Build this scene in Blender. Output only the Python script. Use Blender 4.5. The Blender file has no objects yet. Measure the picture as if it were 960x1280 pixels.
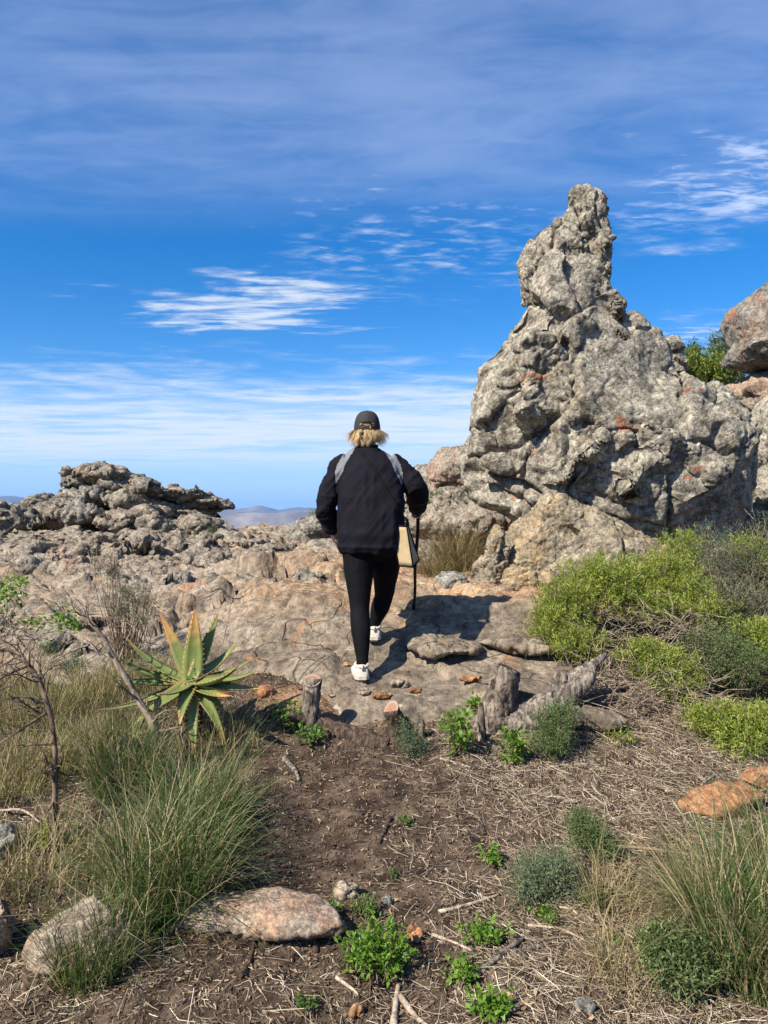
import bpy, bmesh, math, random
import numpy as np
from mathutils import Vector, Matrix

# ------------------------------------------------------------------ scene, camera, sky, sun
scene = bpy.context.scene
COL = scene.collection
random.seed(7)
EYE = 1.6                     # eye height; the ground climbs away from the viewer
F_PX, CX, HORIZON = 950.0, 480.0, 650.0

cam_data = bpy.data.cameras.new("camera")
cam = bpy.data.objects.new("camera", cam_data)
COL.objects.link(cam)
cam.location = (0, 0, EYE)
cam.rotation_euler = (math.radians(90), 0, 0)
cam_data.sensor_fit = 'VERTICAL'
cam_data.sensor_height = 24.0
cam_data.lens = 24.0 * F_PX / 1280.0
cam_data.shift_y = 10.0 / 1280.0
cam_data.clip_start = 0.05
cam_data.clip_end = 60000.0
scene.camera = cam

SUN_EL = math.radians(42)
SHADOW = Vector((0.74, 0.67, 0)).normalized()          # where shadows fall on level ground
TO_SUN = Vector((-SHADOW.x * math.cos(SUN_EL), -SHADOW.y * math.cos(SUN_EL), math.sin(SUN_EL)))
sun_data = bpy.data.lights.new("sun", 'SUN')
sun_data.energy = 5.0
sun_data.angle = math.radians(0.53)
sun_data.color = (1.0, 0.93, 0.82)
sun = bpy.data.objects.new("sun", sun_data)
COL.objects.link(sun)
sun.rotation_euler = TO_SUN.to_track_quat('Z', 'Y').to_euler()

scene.view_settings.view_transform = 'Standard'
scene.view_settings.look = 'None'
scene.view_settings.exposure = 0.95
scene.view_settings.gamma = 1.0
scene.view_settings.use_curve_mapping = False
scene.cycles.max_bounces = 6
scene.cycles.transparent_max_bounces = 8
scene.cycles.volume_bounces = 0

world = bpy.data.worlds.new("World")
scene.world = world
world.use_nodes = True


class NT:
    """small helper for wiring shader nodes"""
    def __init__(self, tree):
        self.t = tree
        for n in list(tree.nodes):
            tree.nodes.remove(n)

    def n(self, kind, **kw):
        node = self.t.nodes.new(kind)
        for k, v in kw.items():
            setattr(node, k, v)
        return node

    def link(self, a, b):
        self.t.links.new(a, b)

    def put(self, sock, v):
        if hasattr(v, 'is_output') or isinstance(v, bpy.types.NodeSocket):
            self.t.links.new(v, sock)
        else:
            sock.default_value = v

    def math(self, op, a, b=None, c=None, clamp=False):
        m = self.n('ShaderNodeMath', operation=op)
        m.use_clamp = clamp
        self.put(m.inputs[0], a)
        if b is not None:
            self.put(m.inputs[1], b)
        if c is not None:
            self.put(m.inputs[2], c)
        return m.outputs[0]

    def maprange(self, v, a, b, c=0.0, d=1.0, smooth=True):
        m = self.n('ShaderNodeMapRange')
        m.interpolation_type = 'SMOOTHSTEP' if smooth else 'LINEAR'
        self.put(m.inputs['Value'], v)
        self.put(m.inputs['From Min'], a)
        self.put(m.inputs['From Max'], b)
        self.put(m.inputs['To Min'], c)
        self.put(m.inputs['To Max'], d)
        return m.outputs[0]

    def vscale(self, v, s):
        m = self.n('ShaderNodeMapping')
        self.put(m.inputs['Vector'], v)
        m.inputs['Scale'].default_value = s
        return m.outputs[0]

    def noise(self, v, scale, detail=6.0, rough=0.55, dist=0.0, out='Fac', lac=2.0):
        m = self.n('ShaderNodeTexNoise')
        self.put(m.inputs['Vector'], v)
        m.inputs['Scale'].default_value = scale
        m.inputs['Detail'].default_value = detail
        m.inputs['Roughness'].default_value = rough
        m.inputs['Distortion'].default_value = dist
        m.inputs['Lacunarity'].default_value = lac
        return m.outputs[out]

    def voronoi(self, v, scale, feature='F1', out='Distance'):
        m = self.n('ShaderNodeTexVoronoi', feature=feature)
        self.put(m.inputs['Vector'], v)
        m.inputs['Scale'].default_value = scale
        return m.outputs[out]

    def mix(self, fac, a, b, blend='MIX'):
        m = self.n('ShaderNodeMix', data_type='RGBA', blend_type=blend)
        self.put(m.inputs[0], fac)
        self.put(m.inputs[6], a if not isinstance(a, tuple) else (*a[:3], 1))
        self.put(m.inputs[7], b if not isinstance(b, tuple) else (*b[:3], 1))
        return m.outputs[2]

    def ramp(self, fac, stops):
        m = self.n('ShaderNodeValToRGB')
        self.put(m.inputs[0], fac)
        el = m.color_ramp.elements
        while len(el) < len(stops):
            el.new(0.5)
        for e, (p, c) in zip(el, stops):
            e.position = p
            e.color = (*c[:3], 1)
        return m.outputs[0]


def build_sky():
    t = NT(world.node_tree)
    out = t.n('ShaderNodeOutputWorld')
    bg = t.n('ShaderNodeBackground')
    bg.inputs['Strength'].default_value = 0.087
    t.link(bg.outputs[0], out.inputs[0])
    sky = t.n('ShaderNodeTexSky', sky_type='NISHITA')
    sky.sun_disc = False
    sky.sun_elevation = SUN_EL
    sky.sun_rotation = math.atan2(TO_SUN.x, TO_SUN.y)
    sky.altitude = 900
    sky.air_density = 1.0
    sky.dust_density = 0.05
    sky.ozone_density = 3.5
    hs = t.n('ShaderNodeHueSaturation')
    hs.inputs['Hue'].default_value = 0.505
    hs.inputs['Saturation'].default_value = 1.40
    hs.inputs['Value'].default_value = 1.0
    t.link(sky.outputs[0], hs.inputs['Color'])
    # clouds lie on a flat layer overhead: where the view ray meets it gives (u, v)
    tc = t.n('ShaderNodeTexCoord')
    sep = t.n('ShaderNodeSeparateXYZ')
    t.link(tc.outputs['Generated'], sep.inputs[0])
    dz = t.math('MAXIMUM', sep.outputs[2], 0.012)
    u = t.math('DIVIDE', sep.outputs[0], dz)
    v = t.math('DIVIDE', sep.outputs[1], dz)
    uv = t.n('ShaderNodeCombineXYZ')
    t.link(u, uv.inputs[0])
    t.link(v, uv.inputs[1])
    UV = uv.outputs[0]

    def rot(scale, ang, loc=(0, 0, 0)):
        m = t.n('ShaderNodeMapping')
        t.link(UV, m.inputs['Vector'])
        m.inputs['Rotation'].default_value = (0, 0, math.radians(ang))
        m.inputs['Scale'].default_value = scale
        m.inputs['Location'].default_value = loc
        return m.outputs[0]

    edge_n = t.noise(rot((1.5, 2.3, 1), 30), 1.3, 5, 0.6, 0.4)

    def blob(cu, cv, ru, rv, ang=0.0):
        """soft patch of the cloud layer round (cu, cv)"""
        a = math.radians(ang)
        du = t.math('SUBTRACT', u, cu)
        dv = t.math('SUBTRACT', v, cv)
        p = t.math('ADD', t.math('MULTIPLY', du, math.cos(a) / ru), t.math('MULTIPLY', dv, math.sin(a) / ru))
        q = t.math('ADD', t.math('MULTIPLY', du, -math.sin(a) / rv), t.math('MULTIPLY', dv, math.cos(a) / rv))
        d = t.math('SQRT', t.math('ADD', t.math('MULTIPLY', p, p), t.math('MULTIPLY', q, q)))
        return t.maprange(t.math('ADD', d, t.math('MULTIPLY', t.math('SUBTRACT', edge_n, 0.5), 2.2)), 1.0, 0.2)

    wisp = t.noise(rot((2.6, 5.0, 1), 24), 1.6, 9, 0.62, 0.6)
    fine = t.noise(rot((5.0, 14.0, 1), -22), 1.7, 7, 0.6, 0.5)
    veil_n = t.noise(rot((0.7, 1.7, 1), 28), 1.2, 8, 0.58, 0.9)
    ripple = t.noise(rot((3.0, 12.5, 1), -14), 1.1, 6, 0.55, 0.35)
    fleck = t.noise(rot((4.0, 7.0, 1), -20), 2.1, 5, 0.55, 0.2)
    # (a) thin veil high up
    veil = t.math('MULTIPLY', t.maprange(v, 2.75, 2.0), t.maprange(t.math('ADD', t.math('MULTIPLY', veil_n, 0.7), t.math('MULTIPLY', wisp, 0.3)), 0.30, 0.66, 0.2, 1.0))
    veil = t.math('MULTIPLY', veil, 0.36)
    # (b) rippled patch over the left ridge, flecks, streaks to the right
    pat = t.math('MULTIPLY', t.maprange(t.math('ADD', t.math('ADD', t.math('MULTIPLY', ripple, 0.9), t.math('MULTIPLY', wisp, 0.5)), t.math('MULTIPLY', blob(-0.62, 3.55, 0.9, 0.7, -6), 0.35)), 0.78, 1.25), blob(-0.60, 3.55, 1.0, 0.85, -6))
    pat = t.math('MULTIPLY', pat, 0.95)
    fl = t.math('MULTIPLY', t.math('MULTIPLY', t.maprange(t.math('ADD', t.math('MULTIPLY', fleck, 0.7), t.math('MULTIPLY', wisp, 0.4)), 0.50, 0.82), 0.7), blob(0.12, 2.7, 0.70, 0.85, 10))
    rt = t.math('MULTIPLY', t.maprange(t.math('ADD', t.math('MULTIPLY', fine, 0.8), t.math('MULTIPLY', wisp, 0.7)), 0.60, 0.98), blob(1.18, 2.2, 0.75, 0.62, -20))
    rt2 = t.math('MULTIPLY', t.maprange(wisp, 0.42, 0.70), blob(1.9, 4.1, 0.75, 0.6, 0))
    # (c) long bright bank low over the horizon
    lown = t.math('ADD', t.math('MULTIPLY', t.noise(rot((0.30, 0.75, 1), 9), 0.9, 7, 0.62, 0.5), 0.6), t.math('MULTIPLY', t.noise(rot((1.2, 2.6, 1), 14), 1.0, 6, 0.65, 0.5), 0.4))
    lowm = t.math('MULTIPLY', t.maprange(t.math('ADD', v, t.math('MULTIPLY', t.math('SUBTRACT', edge_n, 0.5), 5.0)), 4.4, 7.2), t.maprange(v, 17.0, 9.0, 0.12, 1.0))
    low = t.math('MULTIPLY', lowm, t.maprange(lown, 0.36, 0.56, 0.15, 1.0))
    low = t.math('MULTIPLY', low, 0.92)
    # the same kinds of cloud behind the viewer and overhead
    back = t.math('MULTIPLY', t.maprange(v, 0.5, -1.0), t.math('MULTIPLY', t.maprange(wisp, 0.45, 0.8), 0.5))
    tot = t.math('MAXIMUM', t.math('MAXIMUM', veil, pat), t.math('MAXIMUM', fl, t.math('MAXIMUM', rt, rt2)))
    tot = t.math('MAXIMUM', t.math('MAXIMUM', tot, low), back)
    tot = t.math('MULTIPLY', tot, t.maprange(sep.outputs[2], 0.0, 0.03), clamp=True)
    tot = t.math('MULTIPLY', tot, 0.92, clamp=True)
    cloud = t.mix(t.maprange(v, 2.4, 3.2), (4.1, 4.9, 6.7), (5.3, 5.7, 6.1))
    air = t.mix(t.maprange(sep.outputs[2], 0.20, 0.02, 0.0, 0.9), hs.outputs[0], (2.75, 4.45, 6.6))
    col = t.mix(tot, air, cloud)
    t.link(col, bg.inputs['Color'])


build_sky()

# ------------------------------------------------------------------ numeric helpers
def at(px, py, Y):
    """point at depth Y that the level camera sees at (px, py) of the 960x1280 photograph"""
    return np.array([(px - CX) / F_PX * Y, Y, EYE - (py - HORIZON) / F_PX * Y])


def sstep(a, b, x):
    t = np.clip((x - a) / (b - a), 0, 1)
    return t * t * (3 - 2 * t)


def _h(ix, iy, iz, seed):
    h = (ix.astype(np.int64) * 374761393 + iy.astype(np.int64) * 668265263 + iz.astype(np.int64) * 2147483647 + seed * 1274126177) & 0xFFFFFFFF
    h = ((h ^ (h >> 13)) * 1274126177) & 0xFFFFFFFF
    h = ((h ^ (h >> 16)) * 2246822519) & 0xFFFFFFFF
    return h ^ (h >> 15)


def rnd(ix, iy, iz, seed):
    return (_h(ix, iy, iz, seed) & 0xFFFFFF) / float(0x1000000)


def vnoise(p, seed=0):
    """smooth value noise in -1..1, p (N,3)"""
    i = np.floor(p).astype(np.int64)
    f = p - i
    f = f * f * f * (f * (f * 6 - 15) + 10)
    r = 0
    for a in (0, 1):
        wx = f[:, 0] if a else 1 - f[:, 0]
        for b in (0, 1):
            wy = f[:, 1] if b else 1 - f[:, 1]
            for c in (0, 1):
                wz = f[:, 2] if c else 1 - f[:, 2]
                r = r + wx * wy * wz * rnd(i[:, 0] + a, i[:, 1] + b, i[:, 2] + c, seed)
    return r * 2 - 1


def fbm(p, seed=0, octv=4, gain=0.5, ridged=False):
    a, s, r = 1.0, 0.0, 0
    q = p.copy()
    for k in range(octv):
        n = vnoise(q, seed + k * 17)
        if ridged:
            n = 1 - 2 * np.abs(n)
        r = r + a * n
        s += a
        a *= gain
        q = q * 2.03 + 11.7
    return r / s


def voro(p, seed=0, facet=False):
    """F1, F2 and a random number for the nearest cell; with facet also a random slope across that cell"""
    i = np.floor(p).astype(np.int64)
    f1 = np.full(len(p), 9.0)
    f2 = np.full(len(p), 9.0)
    cid = np.zeros(len(p))
    fac = np.zeros(len(p))
    for a in (-1, 0, 1):
        for b in (-1, 0, 1):
            for c in (-1, 0, 1):
                x, y, z = i[:, 0] + a, i[:, 1] + b, i[:, 2] + c
                h = _h(x, y, z, seed)
                dx = x + (h & 1023) / 1023.0 - p[:, 0]
                dy = y + ((h >> 10) & 1023) / 1023.0 - p[:, 1]
                dz = z + ((h >> 20) & 1023) / 1023.0 - p[:, 2]
                d = np.sqrt(dx * dx + dy * dy + dz * dz)
                near = d < f1
                f2 = np.where(near, f1, np.minimum(f2, d))
                g = _h(x, y, z, seed + 3)
                cid = np.where(near, (g & 1023) / 1023.0, cid)
                if facet:
                    sl = dx * (((g >> 10) & 1023) / 511.5 - 1) + dy * (((g >> 20) & 1023) / 511.5 - 1) + dz * ((h & 255) / 127.5 - 1)
                    fac = np.where(near, sl, fac)
                f1 = np.where(near, d, f1)
    return (f1, f2, cid, fac) if facet else (f1, f2, cid)


def euler(rx, ry, rz):
    return np.array(Matrix.Rotation(rz, 3, 'Z') @ Matrix.Rotation(ry, 3, 'Y') @ Matrix.Rotation(rx, 3, 'X'))


# ------------------------------------------------------------------ objects
def tag(o, label=None, category=None, group=None, kind=None):
    if label:
        o["label"] = label
    if category:
        o["category"] = category
    if group:
        o["group"] = group
    if kind:
        o["kind"] = kind
    return o


def empty(name, loc, label, category, group=None):
    o = bpy.data.objects.new(name, None)
    o.empty_display_size = 0.1
    o.location = [float(c) for c in loc]
    COL.objects.link(o)
    return tag(o, label, category, group)


def mesh_np(name, verts, faces, smooth=False):
    """mesh from numpy arrays; faces is an (M,3) or (M,4) array or a list of such arrays"""
    me = bpy.data.meshes.new(name)
    verts = np.asarray(verts, dtype=np.float32)
    if not isinstance(faces, (list, tuple)):
        faces = [faces]
    faces = [np.asarray(f, dtype=np.int32) for f in faces if len(f)]
    me.vertices.add(len(verts))
    me.vertices.foreach_set("co", verts.ravel())
    loops = np.concatenate([f.ravel() for f in faces])
    tot = np.concatenate([np.full(len(f), f.shape[1], dtype=np.int32) for f in faces])
    start = np.concatenate([[0], np.cumsum(tot)[:-1]]).astype(np.int32)
    me.loops.add(len(loops))
    me.loops.foreach_set("vertex_index", loops)
    me.polygons.add(len(tot))
    me.polygons.foreach_set("loop_start", start)
    me.polygons.foreach_set("loop_total", tot)
    me.polygons.foreach_set("use_smooth", np.full(len(tot), smooth))
    me.update(calc_edges=True)
    me.validate()
    return me


def obj(name, me, mat=None, parent=None):
    """link a mesh given in world coordinates, re-centred on its parent when it has one"""
    o = bpy.data.objects.new(name, me)
    COL.objects.link(o)
    if mat is not None and not me.materials:
        me.materials.append(mat)
    if parent is not None:
        o.parent = parent
        p = Vector((0, 0, 0))
        q = parent
        while q is not None:
            p += q.location
            q = q.parent
        o.location = -p
    return o


def merge(parts):
    """[(verts, faces)] -> verts, [faces of each size]"""
    vs, fs, off = [], {}, 0
    for v, f in parts:
        v = np.asarray(v)
        vs.append(v)
        for g in (f if isinstance(f, (list, tuple)) else [f]):
            if len(g):
                fs.setdefault(np.asarray(g).shape[1], []).append(np.asarray(g) + off)
        off += len(v)
    return np.concatenate(vs), [np.concatenate(x) for x in fs.values()]


def tube(pts, radii, n=6, cap=True, flat=1.0, ring_noise=0.0, seed=0):
    """round tube along pts; flat squashes one axis"""
    pts = np.asarray(pts, float)
    m = len(pts)
    radii = np.broadcast_to(np.asarray(radii, float), (m,))
    tan = np.gradient(pts, axis=0)
    tan /= np.linalg.norm(tan, axis=1)[:, None] + 1e-9
    ref = np.array([0, 0, 1.0]) if abs(tan[0, 2]) < 0.9 else np.array([1.0, 0, 0])
    V = []
    rs = np.random.RandomState(seed)
    bump = 1 + ring_noise * (rs.rand(n) * 2 - 1)
    for k in range(m):
        a = np.cross(tan[k], ref)
        a /= np.linalg.norm(a) + 1e-9
        b = np.cross(tan[k], a)
        ref = -np.cross(tan[k], b) if False else ref
        ang = np.arange(n) * 2 * math.pi / n
        rr = radii[k] * bump * (1 + ring_noise * 0.5 * (rs.rand(n) * 2 - 1))
        V.append(pts[k] + (np.cos(ang) * rr)[:, None] * a + (np.sin(ang) * rr * flat)[:, None] * b)
    V = np.concatenate(V)
    i = np.arange(n)
    j = (i + 1) % n
    Q = np.concatenate([np.stack([k * n + i, k * n + j, (k + 1) * n + j, (k + 1) * n + i], 1) for k in range(m - 1)])
    F = [Q]
    if cap:
        c0, c1 = len(V), len(V) + 1
        V = np.concatenate([V, pts[:1], pts[-1:]])
        F.append(np.concatenate([np.stack([np.full(n, c0), j, i], 1), np.stack([np.full(n, c1), (m - 1) * n + i, (m - 1) * n + j], 1)]))
    return V, F


def sticks(p0, p1, r, bend=None, n=3):
    """many thin 3-sided sticks with one bend, each tapering"""
    p0, p1 = np.asarray(p0, float), np.asarray(p1, float)
    N = len(p0)
    d = p1 - p0
    L = np.linalg.norm(d, axis=1)[:, None] + 1e-9
    t = d / L
    ref = np.where(np.abs(t[:, 2:3]) < 0.9, np.array([[0, 0, 1.0]]), np.array([[1.0, 0, 0]]))
    a = np.cross(t, ref)
    a /= np.linalg.norm(a, axis=1)[:, None] + 1e-9
    b = np.cross(t, a)
    mid = (p0 + p1) / 2 + (bend if bend is not None else 0)
    r = np.asarray(r).reshape(-1, 1)
    rings = []
    for c, s in ((p0, 1.0), (mid, 0.9), (p1, 0.55)):
        for k in range(n):
            an = 2 * math.pi * k / n
            rings.append(c + r * s * (math.cos(an) * a + math.sin(an) * b))
    V = np.stack(rings, 1).reshape(-1, 3)
    base = (np.arange(N) * 3 * n)[:, None]
    q = []
    for g in (0, 1):
        for k in range(n):
            q.append([g * n + k, g * n + (k + 1) % n, (g + 1) * n + (k + 1) % n, (g + 1) * n + k])
    Q = (base[:, None, :] + np.array(q)[None]).reshape(-1, 4)
    return V, [Q]


def unit(v):
    return v / (np.linalg.norm(v, axis=-1, keepdims=True) + 1e-9)


def leaves(pos, dirs, L, W, rs, cup=0.15, droop=0.1, wide=0.45):
    """pointed leaves (two quads folded along the midrib and bent)"""
    pos, dirs = np.asarray(pos), unit(np.asarray(dirs))
    N = len(pos)
    L = np.broadcast_to(L, (N,))[:, None]
    W = np.broadcast_to(W, (N,))[:, None]
    up = unit(rs.normal(size=(N, 3)) * 0.6 + np.array([0, 0, 1.0]))
    side = unit(np.cross(dirs, up))
    nor = np.cross(side, dirs)
    mid = pos + dirs * L * wide - nor * W * cup
    tip = pos + dirs * L - np.array([0, 0, 1.0]) * L * droop
    V = np.stack([pos, mid + side * W * .5 + nor * W * cup, tip, mid - side * W * .5 + nor * W * cup], 1).reshape(-1, 3)
    b = (np.arange(N) * 4)[:, None]
    return V, [np.concatenate([b + [0, 1, 2], b + [0, 2, 3]], 1).reshape(-1, 3)]


def blades(base, az, lean, L, W, droop, rs, seg=5):
    """long grass blades: start at lean from the vertical in direction az and bend over"""
    N = len(base)
    th = lean.copy()
    p = np.asarray(base, float).copy()
    hx = np.stack([np.cos(az), np.sin(az), np.zeros(N)], 1)
    sd = np.stack([-np.sin(az), np.cos(az), np.zeros(N)], 1)
    tw = rs.uniform(-0.9, 0.9, N)[:, None]
    swirl = rs.normal(0, 0.9, N)
    sd = unit(sd * np.cos(tw) + hx * np.sin(tw))
    rows = []
    for k in range(seg + 1):
        f = k / seg
        w = (W * (1 - f ** 1.7) * 0.5 + 0.0002)[:, None]
        rows.append(p - sd * w)
        rows.append(p + sd * w)
        az = az + swirl / seg
        hx = np.stack([np.cos(az), np.sin(az), np.zeros(N)], 1)
        d = hx * np.sin(th)[:, None] + np.array([0, 0, 1.0]) * np.cos(th)[:, None]
        p = p + d * (L / seg)[:, None]
        th = th + droop * (0.4 + 1.2 * f) / seg
    V = np.stack(rows, 1).reshape(-1, 3)
    b = (np.arange(N) * 2 * (seg + 1))[:, None]
    q = np.array([[2 * k, 2 * k + 1, 2 * k + 3, 2 * k + 2] for k in range(seg)])
    return V, [(b[:, None, :] + q[None]).reshape(-1, 4)]


# ------------------------------------------------------------------ rock sculpting
def hull_blob(bm, c, r, rot, rs, n=26):
    # evenly spread corners, so that few of them still fill the ellipsoid
    k = np.arange(n) + .5
    ph, th = np.arccos(1 - 2 * k / n), math.pi * (1 + 5 ** .5) * k
    pts = np.stack([np.cos(th) * np.sin(ph), np.sin(th) * np.sin(ph), np.cos(ph)], 1)
    pts = unit(pts + rs.normal(0, .22, (n, 3))) @ euler(*rs.uniform(0, 6.28, 3)).T
    pts = pts * (1 + 1.1 / n)
    pts = pts * (0.92 + 0.22 * rs.rand(n))[:, None]
    pts = np.sign(pts) * np.abs(pts) ** 0.82
    pts = (pts * np.asarray(r)) @ np.asarray(rot).T + np.asarray(c)
    vs = [bm.verts.new(p) for p in pts]
    res = bmesh.ops.convex_hull(bm, input=vs)
    bad = [g for g in res.get('geom_interior', []) if isinstance(g, bmesh.types.BMVert)]
    bad += [g for g in res.get('geom_unused', []) if isinstance(g, bmesh.types.BMVert)]
    if bad:
        bmesh.ops.delete(bm, geom=list(set(bad)), context='VERTS')


def remesh(bm, voxel, smooth=0):
    me = bpy.data.meshes.new("tmp")
    bm.to_mesh(me)
    bm.free()
    o = bpy.data.objects.new("tmp", me)
    COL.objects.link(o)
    m = o.modifiers.new("r", 'REMESH')
    m.mode = 'VOXEL'
    m.voxel_size = voxel
    if smooth:
        s = o.modifiers.new("s", 'SMOOTH')
        s.iterations = smooth
        s.factor = 0.5
    dg = bpy.context.evaluated_depsgraph_get()
    dg.update()
    out = bpy.data.meshes.new_from_object(o.evaluated_get(dg))
    bpy.data.objects.remove(o)
    bpy.data.meshes.remove(me)
    return out


def coords(me):
    co = np.empty(len(me.vertices) * 3, np.float32)
    me.vertices.foreach_get("co", co)
    nr = np.empty(len(me.vertices) * 3, np.float32)
    me.vertices.foreach_get("normal", nr)
    return co.reshape(-1, 3).astype(float), nr.reshape(-1, 3).astype(float)


def chisel(me, seed, K, depth, R):
    """knock flat faces off a rock: trim it locally to K planes set just under its skin"""
    rs = np.random.RandomState(seed)
    co, nr = coords(me)
    c0 = co.copy()
    for i in rs.choice(len(co), min(K, len(co)), False):
        n = unit(nr[i] + rs.normal(0, .10, 3))
        dl = co - c0[i]
        m = (np.abs(dl) < R).all(1)
        dep = rs.uniform(*depth)
        t = np.clip(dl[m] @ n + dep, 0, dep * 1.5) * sstep(R, R * .6, np.linalg.norm(dl[m], axis=1))
        co[m] -= t[:, None] * n
    me.vertices.foreach_set("co", co.astype(np.float32).ravel())
    me.update()


def sculpt(me, seed, big=0.06, cell=(1.1, 1.1, 1.5), cell_amp=0.04, crack=0.06, fine=0.03, small=3.0, tilt=(0.2, 0.3, 0.0), pit=0.0, chip=0.5, grain=1.0, planes=()):
    """weather a rock: swelling, a few joints, chipped facets between them, then rough grit"""
    for q, (K, depth, R_) in enumerate(planes):
        chisel(me, seed + 7 * q, K, depth, R_)
    co, nr = coords(me)
    g = co * grain
    d = fbm(g * 1.4 + seed, seed, 3) * big
    warp = np.stack([fbm(g * 2.2 + s, seed + s, 3) for s in (3, 9, 15)], 1) * 0.14 / grain
    R = euler(*tilt).T
    cell = np.asarray(cell, float)
    f1, f2, cid, sl = voro((co + warp) @ R * cell, seed + 31, True)
    e = f2 - f1
    gate = sstep(-.35, .25, vnoise(g * 1.7, seed + 4))
    d += (cid - 0.5) * 0.9 * cell_amp * sstep(0.0, 0.05, e) + sl * cell_amp * 1.9 - crack * np.exp(-(e / 0.028) ** 2) * gate
    warp2 = np.stack([fbm(g * 6 + s, seed + s, 2) for s in (5, 8, 12)], 1) * 0.05 / grain
    g1, g2, gid, sl2 = voro((co + warp * 0.6 + warp2) @ R * cell * small, seed + 57, True)
    e2 = g2 - g1
    rough = sstep(-.5, .5, vnoise(g * 1.3 + 5, seed + 19))
    d += ((gid - 0.5) * 0.6 * sstep(0.0, 0.07, e2) + sl2 * 1.0) * cell_amp * chip * (0.3 + 0.9 * rough) - crack * 0.30 * np.exp(-(e2 / 0.07) ** 2) * gate
    # broken, pitted weathering skin: sharp-edged flakes rather than round bumps
    k1, k2, kid, sl3 = voro((co + warp2 * 1.2) @ R * cell * small * 2.4, seed + 91, True)
    d += ((kid - 0.5) * 0.8 * sstep(0.0, 0.12, k2 - k1) + sl3 * 1.1) * fine * 0.9 * (0.4 + 0.8 * rough)
    n1 = fbm(g * np.array([4.0, 4.0, 3.6]) + warp2 * 8, seed + 5, 4, 0.6, True)
    n2 = fbm(g * 7.0 + warp * 9, seed + 8, 3, 0.6, True)
    d += n1 * fine * 0.75 - sstep(0.15, 0.75, -n2) * fine * 1.3 * rough
    d += fbm(g * 24, seed + 9, 2, 0.65, True) * fine * 0.28
    if pit:
        h1, h2, hid = voro(co * 7 + warp2 * 4, seed + 77)
        d -= pit * np.exp(-(h1 / 0.30) ** 2) * (hid > 0.6)
    co = co + nr * d[:, None]
    me.vertices.foreach_set("co", co.astype(np.float32).ravel())
    me.polygons.foreach_set("use_smooth", np.ones(len(me.polygons), bool))
    me.update()
    return me


def px_blob(bm, spec, rs, tilt=0.0, n=26):
    """spec = (px, py, Y, half width px, half height px, half depth m[, tilt deg])"""
    px, py, Y, rx, rz, ry = spec[:6]
    tl = math.radians(spec[6]) if len(spec) > 6 else tilt
    k = Y / F_PX
    rot = euler(rs.uniform(-.15, .15), tl + rs.uniform(-.06, .06), rs.uniform(-.3, .3))
    hull_blob(bm, at(px, py, Y), (rx * k, ry, rz * k), rot, rs, n)


def px_rock(name, specs, mat, seed, parent=None, voxel=None, smooth=2, n=26, **kw):
    rs = np.random.RandomState(seed)
    bm = bmesh.new()
    for s in specs:
        px_blob(bm, s, rs, n=n)
    me = remesh(bm, voxel or 0.0021 * specs[0][2], smooth)
    sculpt(me, seed, **kw)
    me.name = name
    return obj(name, me, mat, parent)


def shift_mesh(me, v):
    me.transform(Matrix.Translation(Vector([float(c) for c in v])))

# ------------------------------------------------------------------ materials
def new_mat(name):
    m = bpy.data.materials.new(name)
    m.use_nodes = True
    t = NT(m.node_tree)
    out = t.n('ShaderNodeOutputMaterial')
    return m, t, out


def principled(t, out, color, rough=0.8, bump=None, bump_dist=0.01, bump_str=1.0, spec=0.3):
    b = t.n('ShaderNodeBsdfPrincipled')
    t.put(b.inputs['Base Color'], color if not isinstance(color, tuple) else (*color[:3], 1))
    t.put(b.inputs['Roughness'], rough)
    b.inputs['Specular IOR Level'].default_value = spec
    if bump is not None:
        bp = t.n('ShaderNodeBump')
        bp.inputs['Strength'].default_value = bump_str
        bp.inputs['Distance'].default_value = bump_dist
        t.put(bp.inputs['Height'], bump)
        t.link(bp.outputs[0], b.inputs['Normal'])
    t.link(b.outputs[0], out.inputs[0])
    return b


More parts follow.
